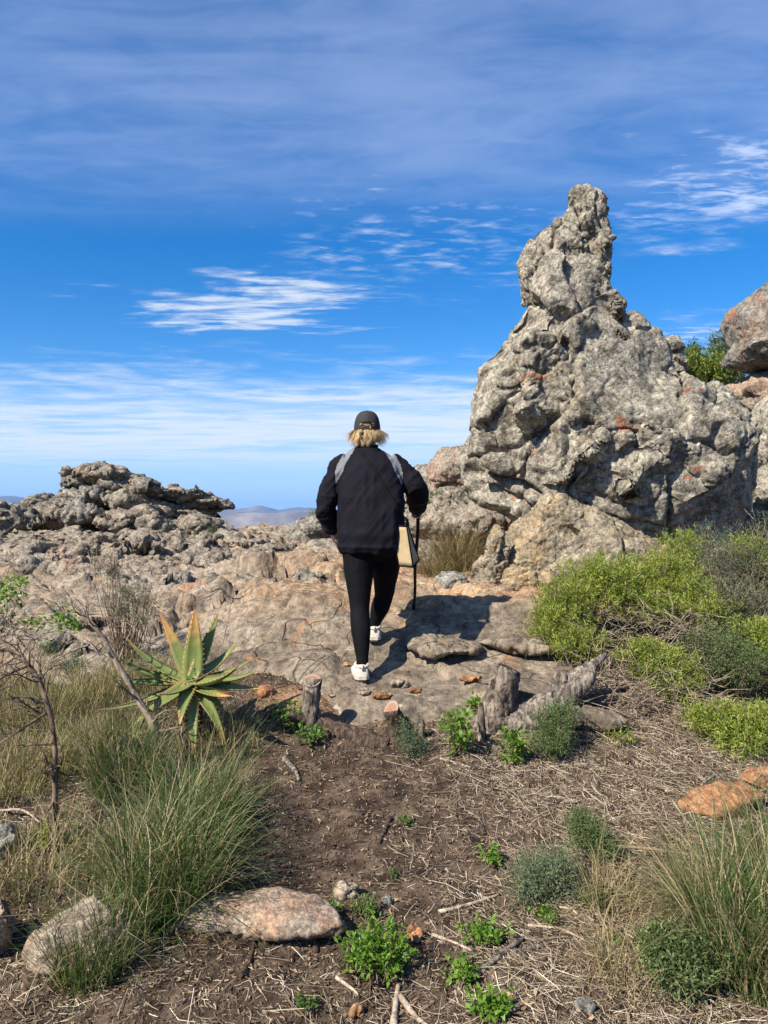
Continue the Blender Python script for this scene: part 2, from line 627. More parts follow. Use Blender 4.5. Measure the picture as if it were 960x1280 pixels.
def rock_mat(name, dark, mid, light, stain, stain_amt=0.3, lichen=0.4, scale=1.0, red=0.0, black=0.5, bump=0.026):
    """weathered sandstone: mottled grey, ochre where iron shows, pale and black lichen, red crusts"""
    m, t, out = new_mat(name)
    P = t.n('ShaderNodeNewGeometry').outputs['Position']
    big = t.noise(P, 1.1 * scale, 4, 0.6, 0.4)
    mott = t.noise(P, 7 * scale, 6, 0.72, 0.3)
    col = t.ramp(mott, [(0.38, dark), (0.50, mid), (0.62, light)])
    smask = t.maprange(t.math('ADD', big, t.math('MULTIPLY', t.noise(P, 5 * scale, 6, 0.65), 0.45)), 0.90 - 0.42 * stain_amt, 1.06 - 0.42 * stain_amt)
    stain2 = t.mix(t.noise(P, 12 * scale, 5), stain, tuple(c * s for c, s in zip(stain, (1.15, 1.35, 1.7))))
    col = t.mix(t.math('MULTIPLY', smask, 0.85), col, stain2)
    ln = t.noise(P, 21 * scale, 6, 0.7)
    col = t.mix(t.math('MULTIPLY', t.maprange(ln, 0.60 - 0.1 * lichen, 0.70 - 0.1 * lichen), 0.75), col, (0.50, 0.47, 0.38))
    ln2 = t.noise(P, 9 * scale, 5, 0.6, 0.8)
    col = t.mix(t.math('MULTIPLY', t.maprange(ln2, 0.64 - 0.06 * lichen, 0.72), 0.55 * lichen), col, (0.40, 0.40, 0.27))
    bn = t.noise(P, 33 * scale, 5, 0.7)
    bn2 = t.noise(P, 2.3 * scale, 4, 0.6)
    col = t.mix(t.math('MULTIPLY', t.math('MULTIPLY', t.maprange(bn, 0.52, 0.64), t.maprange(bn2, 0.42, 0.62)), black), col, (0.045, 0.042, 0.04))
    rough = t.noise(P, 26 * scale ** .5, 5, 0.75, 0.3)
    col = t.mix(1.0, col, t.ramp(rough, [(0.37, (0.45, 0.44, 0.43)), (0.5, (0.95, 0.95, 0.95)), (0.62, (1.4, 1.38, 1.34))]), 'MULTIPLY')
    grit = t.noise(P, 120, 3, 0.6)
    col = t.mix(t.maprange(grit, 0.3, 0.75, 0.0, 0.5), t.mix(0.6, col, (0.02, 0.018, 0.015)), col)
    if red > 0:
        rm = t.math('MULTIPLY', t.maprange(t.noise(P, 2.6, 4, 0.6, 0.6), 0.66 - 0.12 * red, 0.70 - 0.12 * red), t.maprange(t.noise(P, 25, 4, 0.7), 0.40, 0.55))
        col = t.mix(rm, col, (0.36, 0.135, 0.06))
    h = t.noise(P, 15, 6, 0.78)
    h = t.math('SUBTRACT', h, t.math('MULTIPLY', t.maprange(t.voronoi(P, 26), 0.45, 0.0), 0.25))
    principled(t, out, col, 0.92, h, bump, 1.0, 0.15)
    return m


M = {}
M['spire'] = rock_mat('grey_lichen_rock', (0.19, 0.16, 0.122), (0.48, 0.42, 0.325), (0.74, 0.67, 0.53), (0.44, 0.31, 0.17), 0.14, 0.8, 1.0, 0.10, 0.8)
M['spire_base'] = rock_mat('ochre_grey_rock', (0.23, 0.19, 0.14), (0.47, 0.39, 0.27), (0.66, 0.56, 0.39), (0.58, 0.38, 0.18), 0.46, 0.6, 1.0, 0.0, 0.65)
M['outcrop'] = rock_mat('outcrop_rock', (0.17, 0.142, 0.11), (0.40, 0.335, 0.25), (0.60, 0.51, 0.385), (0.52, 0.33, 0.19), 0.26, 0.6, 1.0, 0.0, 0.8)
M['outcrop_pale'] = rock_mat('outcrop_pale_rock', (0.21, 0.175, 0.14), (0.45, 0.375, 0.29), (0.60, 0.52, 0.40), (0.57, 0.36, 0.22), 0.42, 0.45, 1.1, 0.0, 0.55)
M['outcrop_grey'] = rock_mat('outcrop_grey_rock', (0.15, 0.132, 0.108), (0.37, 0.33, 0.265), (0.56, 0.505, 0.405), (0.46, 0.31, 0.19), 0.12, 0.6, 0.9, 0.0, 0.85)
M['boulder'] = rock_mat('boulder_rock', (0.18, 0.165, 0.145), (0.36, 0.325, 0.275), (0.50, 0.455, 0.375), (0.46, 0.26, 0.15), 0.22, 0.4, 0.7, 0.5, 0.6)
M['red_rock'] = rock_mat('red_sandstone', (0.28, 0.13, 0.06), (0.50, 0.24, 0.11), (0.60, 0.37, 0.20), (0.52, 0.22, 0.09), 0.6, 0.15, 2.0, 0.0, 0.2, 0.01)
M['pale_stone'] = rock_mat('pink_pale_stone', (0.22, 0.165, 0.12), (0.45, 0.35, 0.255), (0.60, 0.51, 0.39), (0.47, 0.27, 0.155), 0.36, 0.5, 2.2, 0.0, 0.5, 0.01)
M['grey_stone'] = rock_mat('loose_grey_stone', (0.15, 0.145, 0.13), (0.35, 0.335, 0.295), (0.50, 0.475, 0.40), (0.40, 0.29, 0.18), 0.12, 0.6, 2.0, 0.0, 0.5, 0.01)


def slab_mat():
    m, t, out = new_mat('worn_rock_slab')
    P = t.n('ShaderNodeNewGeometry').outputs['Position']
    sep = t.n('ShaderNodeSeparateXYZ')
    t.link(P, sep.inputs[0])
    mott = t.noise(P, 4, 9, 0.65, 0.5)
    streak = t.noise(t.vscale(P, (1.2, 5.5, 3.0)), 2.2, 7, 0.6, 0.6)
    col = t.ramp(mott, [(0.36, (0.12, 0.094, 0.068)), (0.5, (0.235, 0.186, 0.135)), (0.66, (0.37, 0.30, 0.215))])
    # trodden, dark patina on the near steps; fresher pink and orange stone beyond
    n = t.noise(P, 1.2, 4, 0.6, 0.5)
    far = t.maprange(t.math('ADD', sep.outputs[1], t.math('MULTIPLY', n, 1.4)), 6.1, 6.6)
    pink = t.ramp(streak, [(0.34, (0.34, 0.19, 0.085)), (0.46, (0.46, 0.34, 0.22)), (0.56, (0.48, 0.25, 0.11)), (0.7, (0.56, 0.46, 0.33))])
    path = t.maprange(t.math('ADD', sep.outputs[0], t.math('MULTIPLY', n, 0.8)), -0.9, 0.1, 0.35, 1.0)
    far = t.math('MULTIPLY', far, path)
    col = t.mix(t.math('MULTIPLY', far, t.maprange(t.noise(P, 2.5, 6, 0.65), 0.36, 0.60, 0.25, 0.95)), col, pink)
    left = t.math('MULTIPLY', t.maprange(t.math('ADD', sep.outputs[0], t.math('MULTIPLY', n, 1.2)), -0.2, -1.1), t.maprange(t.noise(P, 3, 5, 0.6), 0.42, 0.62))
    col = t.mix(t.math('MULTIPLY', left, 0.7), col, (0.37, 0.315, 0.25))
    rough = t.noise(P, 17, 6, 0.75, 0.3)
    col = t.mix(1.0, col, t.ramp(rough, [(0.38, (0.5, 0.5, 0.5)), (0.5, (0.95, 0.95, 0.95)), (0.63, (1.35, 1.33, 1.3))]), 'MULTIPLY')
    orange = t.maprange(t.noise(P, 2.0, 6, 0.62, 0.8), 0.60, 0.68)
    col = t.mix(t.math('MULTIPLY', orange, 0.6), col, (0.42, 0.21, 0.10))
    pale = t.maprange(t.noise(P, 6.5, 5, 0.6, 0.3), 0.66, 0.72)
    col = t.mix(t.math('MULTIPLY', pale, 0.7), col, (0.52, 0.47, 0.38))
    blk = t.math('MULTIPLY', t.maprange(t.noise(P, 30, 5, 0.7), 0.50, 0.62), t.maprange(t.noise(P, 2.0, 4), 0.42, 0.6))
    col = t.mix(t.math('MULTIPLY', blk, 0.65), col, (0.055, 0.048, 0.042))
    wv = t.n('ShaderNodeVectorMath', operation='ADD')
    t.link(P, wv.inputs[0])
    nz = t.n('ShaderNodeTexNoise')
    nz.inputs['Scale'].default_value = 2.5
    t.link(P, nz.inputs['Vector'])
    sc_ = t.n('ShaderNodeVectorMath', operation='SCALE')
    t.link(nz.outputs['Color'], sc_.inputs[0])
    sc_.inputs['Scale'].default_value = 0.6
    t.link(sc_.outputs[0], wv.inputs[1])
    seam = t.maprange(t.voronoi(t.vscale(wv.outputs[0], (0.8, 2.2, 1.0)), 1.15, 'DISTANCE_TO_EDGE'), 0.0, 0.014, 1.0, 0.0)
    seam = t.math('MULTIPLY', seam, t.maprange(t.noise(P, 1.7, 3), 0.48, 0.6))
    col = t.mix(t.math('MULTIPLY', seam, 0.25), col, (0.07, 0.045, 0.03))
    spk = t.noise(P, 140, 3, 0.6)
    col = t.mix(t.maprange(spk, 0.32, 0.7, 0.5, 0.0), col, t.mix(0.5, col, (0.03, 0.025, 0.02)))
    h = t.math('ADD', t.noise(P, 12, 9, 0.68), t.math('MULTIPLY', t.noise(P, 60, 6, 0.7), 0.4))
    h = t.math('ADD', h, t.math('MULTIPLY', streak, 0.6))
    h = t.math('SUBTRACT', h, t.math('MULTIPLY', seam, 0.8))
    principled(t, out, col, 0.88, h, 0.026, 1.0, 0.2)
    return m


def soil_mat():
    m, t, out = new_mat('dark_humus_soil')
    P = t.n('ShaderNodeNewGeometry').outputs['Position']
    sep = t.n('ShaderNodeSeparateXYZ')
    t.link(P, sep.inputs[0])
    n1 = t.noise(P, 9, 8, 0.68, 0.3)
    col = t.ramp(n1, [(0.36, (0.026, 0.019, 0.014)), (0.5, (0.082, 0.057, 0.040)), (0.66, (0.18, 0.13, 0.090))])
    # bits of chaff mixed into the soil
    a = t.noise(t.vscale(P, (90, 24, 40)), 1.0, 3, 0.6, 1.2)
    b = t.noise(t.vscale(P, (22, 95, 40)), 1.0, 3, 0.6, 1.2)
    ch = t.math('MAXIMUM', t.maprange(a, 0.62, 0.70), t.maprange(b, 0.62, 0.70))
    dens = t.maprange(t.noise(P, 1.9, 5, 0.62, 0.4), 0.40, 0.62, 0.10, 0.85)
    col = t.mix(t.math('MULTIPLY', ch, dens), col, (0.30, 0.225, 0.15))
    # sandy orange wash against the foot of the rock step
    w = t.noise(P, 3.5, 6, 0.6, 0.5)
    dx = t.math('MULTIPLY', t.math('ADD', sep.outputs[0], 0.12), 1.7)
    dy = t.math('MULTIPLY', t.math('SUBTRACT', sep.outputs[1], 4.62), 3.6)
    rr = t.math('SQRT', t.math('ADD', t.math('MULTIPLY', dx, dx), t.math('MULTIPLY', dy, dy)))
    sand = t.maprange(t.math('ADD', rr, t.math('MULTIPLY', w, 0.9)), 1.75, 1.05)
    col = t.mix(t.math('MULTIPLY', sand, 0.92), col, t.mix(t.noise(P, 28, 6, 0.7), (0.25, 0.135, 0.07), (0.50, 0.31, 0.175)))
    rs2 = t.maprange(t.noise(P, 1.1, 5, 0.6, 0.5), 0.62, 0.75)
    col = t.mix(t.math('MULTIPLY', rs2, 0.5), col, (0.27, 0.15, 0.085))
    # open country: scrub-covered valley
    r = t.math('SQRT', t.math('ADD', t.math('MULTIPLY', sep.outputs[0], sep.outputs[0]), t.math('MULTIPLY', sep.outputs[1], sep.outputs[1])))
    val = t.mix(t.noise(P, 0.004, 6, 0.6), (0.06, 0.075, 0.035), (0.17, 0.14, 0.085))
    col = t.mix(t.maprange(r, 14.0, 40.0), col, val)
    h = t.math('ADD', t.noise(P, 30, 9, 0.75), t.math('MULTIPLY', ch, 0.25))
    principled(t, out, col, 0.97, h, 0.02, 1.0, 0.1)
    return m


M['slab'] = slab_mat()
M['soil'] = soil_mat()


def leaf_mat(name, c0, c1, c2=None, translucent=0.3, rough=0.55, spread=0.12, along=None):
    """leaf colour runs between c0 and c1 (a few c2) from leaf to leaf"""
    m, t, out = new_mat(name)
    g = t.n('ShaderNodeNewGeometry')
    r = g.outputs['Random Per Island']
    stops = [(0.0, c0), (0.75 if c2 else 1.0, c1)]
    if c2:
        stops += [(0.88, c2), (1.0, c2)]
    col = t.ramp(r, stops)
    big = t.noise(g.outputs['Position'], 6, 4, 0.6)
    col = t.mix(t.maprange(big, 0.3, 0.7, 0.0, 1.0), t.mix(1.0, col, (1 - spread * 2, 1 - spread * 2, 1 - spread * 2), 'MULTIPLY'), col)
    if along:
        at_ = t.n('ShaderNodeAttribute', attribute_name='along')
        col = t.mix(t.maprange(at_.outputs['Fac'], along[0], along[1]), col, along[2])
    p = t.n('ShaderNodeBsdfPrincipled')
    t.link(col, p.inputs['Base Color'])
    p.inputs['Roughness'].default_value = rough
    p.inputs['Specular IOR Level'].default_value = 0.25
    tr = t.n('ShaderNodeBsdfTranslucent')
    t.link(t.mix(1.0, col, (1.25, 1.3, 0.6), 'MULTIPLY'), tr.inputs['Color'])
    mx = t.n('ShaderNodeMixShader')
    mx.inputs[0].default_value = translucent
    t.link(p.outputs[0], mx.inputs[1])
    t.link(tr.outputs[0], mx.inputs[2])
    t.link(mx.outputs[0], out.inputs[0])
    return m


M['lime'] = leaf_mat('lime_shrub_leaf', (0.11, 0.17, 0.028), (0.34, 0.40, 0.065), (0.46, 0.43, 0.13), 0.35)
M['lime_deep'] = leaf_mat('green_shrub_leaf', (0.09, 0.14, 0.03), (0.22, 0.28, 0.06), (0.30, 0.30, 0.08), 0.3)
M['grey_green'] = leaf_mat('grey_green_leaf', (0.07, 0.10, 0.05), (0.155, 0.20, 0.10), (0.22, 0.255, 0.15), 0.2, 0.75)
M['blue_green'] = leaf_mat('blue_green_leaf', (0.05, 0.082, 0.025), (0.13, 0.175, 0.06), (0.18, 0.225, 0.085), 0.2, 0.65)
M['sprig'] = leaf_mat('fresh_sprig_leaf', (0.08, 0.19, 0.022), (0.24, 0.37, 0.055), None, 0.4, 0.45)
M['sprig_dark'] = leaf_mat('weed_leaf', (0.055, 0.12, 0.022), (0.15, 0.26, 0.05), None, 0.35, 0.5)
M['grass_green'] = leaf_mat('green_tussock_blade', (0.035, 0.072, 0.016), (0.115, 0.17, 0.045), (0.44, 0.36, 0.20), 0.25, 0.5)
M['grass_olive'] = leaf_mat('olive_grass_blade', (0.10, 0.115, 0.038), (0.23, 0.215, 0.08), (0.40, 0.32, 0.16), 0.25, 0.6)
M['grass_straw'] = leaf_mat('straw_grass_blade', (0.24, 0.18, 0.09), (0.46, 0.37, 0.21), None, 0.2, 0.7)
M['grass_brown'] = leaf_mat('brown_reed_blade', (0.13, 0.085, 0.035), (0.27, 0.19, 0.085), (0.20, 0.20, 0.07), 0.15, 0.7)
M['dead_leaf'] = leaf_mat('dead_leaf', (0.07, 0.042, 0.025), (0.24, 0.16, 0.095), (0.38, 0.28, 0.17), 0.1, 0.85)
M['litter'] = leaf_mat('dry_twig_litter', (0.15, 0.105, 0.068), (0.48, 0.39, 0.27), (0.62, 0.54, 0.41), 0.0, 0.85)
M['litter_dark'] = leaf_mat('dark_mulch_chip', (0.035, 0.022, 0.015), (0.19, 0.125, 0.08), (0.33, 0.24, 0.155), 0.0, 0.9)


def bark_mat(name, dark, light, scale=1.0, bump=0.006, stretch=(1, 1, 0.25)):
    m, t, out = new_mat(name)
    P = t.n('ShaderNodeTexCoord').outputs['Object']
    s = t.vscale(P, stretch)
    n = t.noise(s, 45 * scale, 8, 0.68, 0.6)
    v = t.voronoi(t.vscale(P, (stretch[0], stretch[1], stretch[2] * 1.6)), 60 * scale)
    col = t.ramp(n, [(0.38, dark), (0.5, tuple(a * .6 + b * .4 for a, b in zip(dark, light))), (0.63, light)])
    col = t.mix(t.maprange(t.noise(P, 14, 4, 0.6), 0.58, 0.68, 0, 0.6), col, tuple(min(1, c * 1.35) for c in light))
    h = t.math('ADD', n, t.math('MULTIPLY', v, 0.6))
    principled(t, out, col, 0.9, h, bump, 1.0, 0.15)
    return m


M['bark'] = bark_mat('rough_stump_bark', (0.025, 0.019, 0.015), (0.30, 0.24, 0.185), 0.6, 0.02)
M['bark_dark'] = bark_mat('dark_shaded_bark', (0.022, 0.016, 0.012), (0.13, 0.09, 0.065), 1.0, 0.012)
M['dead_wood'] = bark_mat('weathered_grey_wood', (0.04, 0.032, 0.026), (0.30, 0.25, 0.20), 0.9, 0.014, (1, 1, 0.15))
M['twig'] = bark_mat('grey_twig_bark', (0.10, 0.075, 0.053), (0.34, 0.27, 0.195), 1.0, 0.001)
M['twig_dark'] = bark_mat('dark_twig_bark', (0.05, 0.035, 0.024), (0.20, 0.142, 0.098), 1.0, 0.001)
M['pale_branch'] = bark_mat('bleached_branch_bark', (0.17, 0.13, 0.095), (0.48, 0.39, 0.29), 1.0, 0.002)


def cut_mat():
    m, t, out = new_mat('sawn_wood_end')
    P = t.n('ShaderNodeTexCoord').outputs['Generated']
    w = t.n('ShaderNodeTexWave', wave_type='RINGS', rings_direction='Z')
    t.link(P, w.inputs['Vector'])
    mp = t.n('ShaderNodeMapping')
    mp.inputs['Location'].default_value = (-0.5, -0.5, -0.5)
    t.link(P, mp.inputs['Vector'])
    t.link(mp.outputs[0], w.inputs['Vector'])
    w.inputs['Scale'].default_value = 4.5
    w.inputs['Distortion'].default_value = 2.5
    w.inputs['Detail'].default_value = 3
    d = t.n('ShaderNodeVectorMath', operation='LENGTH')
    t.link(mp.outputs[0], d.inputs[0])
    col = t.mix(w.outputs['Fac'], (0.20, 0.10, 0.06), (0.33, 0.19, 0.125))
    col = t.mix(t.maprange(t.math('ADD', d.outputs['Value'], t.math('MULTIPLY', t.noise(P, 9, 4), 0.12)), 0.20, 0.08), col, (0.12, 0.045, 0.025))
    col = t.mix(t.maprange(d.outputs['Value'], 0.40, 0.47), col, (0.30, 0.215, 0.15))
    principled(t, out, col, 0.85, w.outputs['Fac'], 0.001, 0.6, 0.2)
    return m


M['cut'] = cut_mat()


def cloth_mat(name, c, rough=0.8, weave=400, var=0.25, bump=0.0006, sheen=0.0, spec=0.3):
    m, t, out = new_mat(name)
    P = t.n('ShaderNodeTexCoord').outputs['Object']
    n = t.noise(P, 18, 5, 0.6)
    col = t.mix(t.maprange(n, 0.3, 0.7), tuple(x * (1 - var) for x in c), tuple(x * (1 + var) for x in c))
    h = t.math('ADD', t.noise(P, weave, 2, 0.5), t.math('MULTIPLY', t.noise(P, 30, 4, 0.6), 3.0))
    b = principled(t, out, col, rough, h, bump, 1.0, spec)
    b.inputs['Sheen Weight'].default_value = sheen
    return m


M['jacket'] = cloth_mat('black_windbreaker_cloth', (0.0075, 0.0070, 0.0105), 0.85, 300, 0.15, 0.0003, 0.0, 0.10)
M['panel'] = cloth_mat('grey_shoulder_cloth', (0.15, 0.155, 0.165), 0.85, 300, 0.15)
M['leggings'] = cloth_mat('black_leggings_cloth', (0.0035, 0.0035, 0.0045), 0.8, 600, 0.2, 0.0003, 0.0, 0.12)
M['cap'] = cloth_mat('charcoal_cap_cloth', (0.026, 0.023, 0.024), 0.85, 500, 0.2, 0.0004, 0.0)
M['shoe'] = cloth_mat('cream_shoe_cloth', (0.60, 0.545, 0.45), 0.75, 300, 0.1, 0.001)
M['sole'] = cloth_mat('pale_rubber_sole', (0.50, 0.44, 0.35), 0.6, 100, 0.2, 0.001)
M['sole_dark'] = cloth_mat('dark_tread_rubber', (0.03, 0.025, 0.022), 0.7, 100, 0.2, 0.001)
M['canvas'] = cloth_mat('natural_canvas', (0.34, 0.255, 0.14), 0.85, 250, 0.1, 0.0006)
M['piping'] = cloth_mat('black_bag_trim', (0.006, 0.006, 0.006), 0.85, 400, .2, .0003, 0.0, 0.1)
M['cane'] = bark_mat('dark_varnished_cane', (0.018, 0.010, 0.008), (0.07, 0.034, 0.022), 1.0, 0.0005)


def skin_mat():
    m, t, out = new_mat('skin')
    P = t.n('ShaderNodeTexCoord').outputs['Object']
    col = t.mix(t.noise(P, 30, 4), (0.50, 0.26, 0.17), (0.60, 0.34, 0.24))
    b = principled(t, out, col, 0.5, t.noise(P, 250, 3), 0.0004, 1.0, 0.35)
    b.inputs['Subsurface Weight'].default_value = 0.1
    b.inputs['Subsurface Radius'].default_value = (0.01, 0.004, 0.002)
    return m


M['skin'] = skin_mat()
M['hair'] = leaf_mat('blond_hair', (0.33, 0.20, 0.085), (0.66, 0.47, 0.24), (0.76, 0.62, 0.40), 0.15, 0.4)


def aloe_mat(name, reddish):
    m, t, out = new_mat(name)
    g = t.n('ShaderNodeNewGeometry')
    a = t.n('ShaderNodeAttribute', attribute_name='along').outputs['Fac']
    e = t.n('ShaderNodeAttribute', attribute_name='edge').outputs['Fac']
    n = t.noise(g.outputs['Position'], 22, 6, 0.65, 0.5)
    col = t.mix(n, (0.065, 0.105, 0.028), (0.20, 0.225, 0.065))
    yel = t.mix(t.noise(g.outputs['Position'], 40, 4), (0.46, 0.30, 0.075), (0.52, 0.22, 0.10))
    k = t.maprange(t.math('ADD', a, t.math('MULTIPLY', n, 0.5)), 1.30 - reddish, 1.62 - reddish * 0.8)
    col = t.mix(k, col, yel)
    col = t.mix(t.math('MULTIPLY', t.maprange(e, 0.86, 0.99), 0.6), col, (0.46, 0.26, 0.11))
    b = principled(t, out, col, 0.55, n, 0.003, 0.8, 0.3)
    b.inputs['Subsurface Weight'].default_value = 0.05
    b.inputs['Subsurface Radius'].default_value = (0.01, 0.01, 0.004)
    return m


M['aloe'] = aloe_mat('aloe_leaf_green', 0.15)
M['aloe_red'] = aloe_mat('aloe_leaf_flushed', 0.62)
M['aloe_tip'] = aloe_mat('aloe_leaf_tipped', 0.34)
M['thorn'] = cloth_mat('aloe_thorn', (0.33, 0.12, 0.05), 0.5)


def mountain_mat():
    m, t, out = new_mat('far_mountain_rock')
    P = t.n('ShaderNodeNewGeometry').outputs['Position']
    n = t.noise(P, 0.0016, 8, 0.65)
    col = t.ramp(n, [(0.35, (0.06, 0.075, 0.045)), (0.52, (0.15, 0.125, 0.09)), (0.68, (0.30, 0.25, 0.19))])
    principled(t, out, col, 0.95, n, 60.0, 0.8, 0.1)
    return m


M['mountain'] = mountain_mat()

# ------------------------------------------------------------------ lie of the land
Z_MID = np.array([(0, -.06), (1.5, 0.0), (2.3, .07), (3.0, .18), (3.6, .28), (4.3, .47), (4.75, .60), (5.2, .755), (5.6, .96), (6.5, 1.0), (7, 1.04), (9, 1.13), (14, 1.45), (18, 1.3), (24, 0.6)])
Z_LEFT = np.array([(0, -.1), (1.5, -.02), (2.3, .06), (3.0, .16), (4, .33), (5, .50), (5.5, .62), (6, .75), (7, .96), (8, 1.13), (9, 1.25), (10, 1.36), (13, 1.40), (18, 1.2), (24, 0.5)])
Z_RIGHT = np.array([(0, -.06), (1.5, 0.0), (2.3, .07), (3.0, .18), (3.6, .28), (4.3, .43), (5.0, .56), (6, .75), (7, .98), (9, 1.3), (12, 2.6), (13, 3.0), (16, 3.2), (24, 1.2)])
EDGE = np.array([(-7, 5.5), (-2.5, 5.3), (-1.5, 5.05), (-0.75, 4.80), (-0.3, 4.72), (0.2, 4.50), (0.85, 4.40), (1.2, 4.62), (1.5, 5.4), (1.8, 6.6), (2.2, 12)])


def tab(t, v):
    return np.interp(v, t[:, 0], t[:, 1])


def land(x, y):
    """common surface under soil and slab"""
    x, y = np.asarray(x, float), np.asarray(y, float)
    r = np.hypot(x, y)
    wl = sstep(-0.5, -1.9, x)
    wr = sstep(1.1, 2.8 + np.clip(y - 7, 0, 5) * 0.25, x)
    z = tab(Z_MID, y) * (1 - wl - wr) + tab(Z_LEFT, y) * wl + tab(Z_RIGHT, y) * wr
    z = np.where(y < 0, -0.06 + y * 0.03, z)
    return z


def slab_mask(x, y):
    p = np.stack([x * 1.6, y * 1.6, np.zeros_like(x)], 1)
    n = fbm(p, 41, 3) * 0.30
    e = np.interp(x + fbm(p * 1.3 + 7, 43, 3) * 0.5, EDGE[:, 0], EDGE[:, 1])
    m = sstep(-0.22, 0.22, y - e + n)
    return m * sstep(19, 15, y) * sstep(-14, -9, x)


def soil_z(x, y):
    x, y = np.atleast_1d(np.asarray(x, float)), np.atleast_1d(np.asarray(y, float))
    r = np.hypot(x, y)
    z = land(x, y) - 0.14 * slab_mask(x, y)
    p = np.stack([x, y, np.zeros_like(x)], 1)
    near = sstep(30, 8, r)
    z = z + near * (fbm(p * 1.7, 3, 3) * 0.035 + fbm(p * 7, 5, 3) * 0.020 + fbm(p * 24, 9, 3, 0.6) * 0.011)
    z = z - sstep(20, 140, r) * 55 - sstep(100, 1800, r) * 230
    z = z + sstep(200, 3000, r) * fbm(p * 0.0012, 13, 4) * 38
    return z


def slab_z(x, y):
    x, y = np.atleast_1d(np.asarray(x, float)), np.atleast_1d(np.asarray(y, float))
    m = slab_mask(x, y)
    z = land(x, y) - 0.14 * (1 - m)
    p = np.stack([x, y, np.zeros_like(x)], 1)
    w = np.stack([fbm(p * 1.3, 71, 3), fbm(p * 1.3, 72, 3), np.zeros_like(x)], 1) * 0.35
    z = z + fbm(p * 1.1, 61, 3) * 0.05
    # joint blocks with worn steps between them
    q = (p + w) * np.array([1.05, 1.9, 1.0])
    f1, f2, cid, sl = voro(q, 67, True)
    e = f2 - f1
    away = sstep(5.1, 6.5, y) * (0.45 + 0.55 * sstep(-0.2, -1.2, x))
    z = z + (cid - .5) * (0.07 + 0.11 * away) * sstep(0, .06, e) + sl * (.02 + 0.10 * away) - (0.035 + 0.05 * away) * np.exp(-(e / .035) ** 2)
    g1, g2, gid, sl2 = voro((p + w * 0.4) * np.array([3.2, 5.2, 1.0]), 69, True)
    e2 = g2 - g1
    z = z + away * ((gid - .5) * 0.06 * sstep(0, .08, e2) + sl2 * 0.06 - 0.03 * np.exp(-(e2 / .06) ** 2))
    k1, k2, kid, sl3 = voro((p + w * 0.2) * np.array([9, 13, 1.0]), 70, True)
    z = z + (away + 0.15) * (kid - .5 + sl3) * 0.018
    z = z + fbm(p * 6, 63, 4, 0.55) * 0.012 + fbm(p * 22, 64, 3, 0.6, True) * (0.004 + 0.007 * away) + fbm(p * 7 + w, 65, 4, 0.6, True) * 0.025 * away
    # ledge with a low riser on the left of the path
    led = sstep(-0.15, -0.45, x) * sstep(-2.2, -1.6, x)
    ln = fbm(p * 3.0, 81, 2) * 0.10
    z = z + led * (sstep(5.28, 5.34, y + ln) * 0.10 - sstep(5.0, 5.3, y) * 0.05) * sstep(7.5, 6.0, y)
    # rounded hump at the walker's right foot
    hump = np.exp(-(((x - 0.36) / 0.30) ** 2 + ((y - 5.50) / 0.22) ** 2))
    z = z + hump * 0.05
    return z


def ground(x, y):
    return float(np.maximum(soil_z([x], [y]), slab_z([x], [y]))[0])


def ground_v(x, y):
    return np.maximum(soil_z(x, y), slab_z(x, y))


def foot(px, py, lo=1.9, hi=14.0):
    """where the sight line through (px, py) meets the ground"""
    Y = np.linspace(lo, hi, 1400)
    x = (px - CX) / F_PX * Y
    z = EYE - (py - HORIZON) / F_PX * Y
    g = ground_v(x, Y)
    k = np.argmax(g >= z)
    if not (g >= z).any():
        k = len(Y) - 1
    return np.array([x[k], Y[k], g[k]])


def axis(lo, hi, step, reach, grow=1.22):
    a = list(np.arange(lo, hi + step / 2, step))
    s = step
    while a[-1] < reach:
        s *= grow
        a.append(a[-1] + s)
    s = step
    while a[0] > -reach:
        s *= grow
        a.insert(0, a[0] - s)
    return np.array(a)


def grid(name, xs, ys, fz, mat, smooth=True):
    X, Y = np.meshgrid(xs, ys)
    x, y = X.ravel(), Y.ravel()
    z = fz(x, y)
    nx, ny = len(xs), len(ys)
    i = np.arange(nx - 1)[None, :] + np.arange(ny - 1)[:, None] * nx
    Q = np.stack([i, i + 1, i + nx + 1, i + nx], -1).reshape(-1, 4)
    return obj(name, mesh_np(name, np.stack([x, y, z], 1), Q, smooth), mat)


g = grid("ground", axis(-2.6, 3.2, 0.018, 15000), axis(1.7, 5.4, 0.018, 15000), soil_z, M['soil'])
tag(g, kind="structure")
sx = np.concatenate([np.arange(-13, -5, .09), np.arange(-5, 2.0, .026), np.arange(2.0, 3.4, .07)])
sy = np.concatenate([np.arange(3.9, 7.4, .021), np.arange(7.4, 11, .035), np.arange(11, 20, .09)])
s = grid("rock_slab", sx, sy, slab_z, M['slab'])
tag(s, kind="structure")


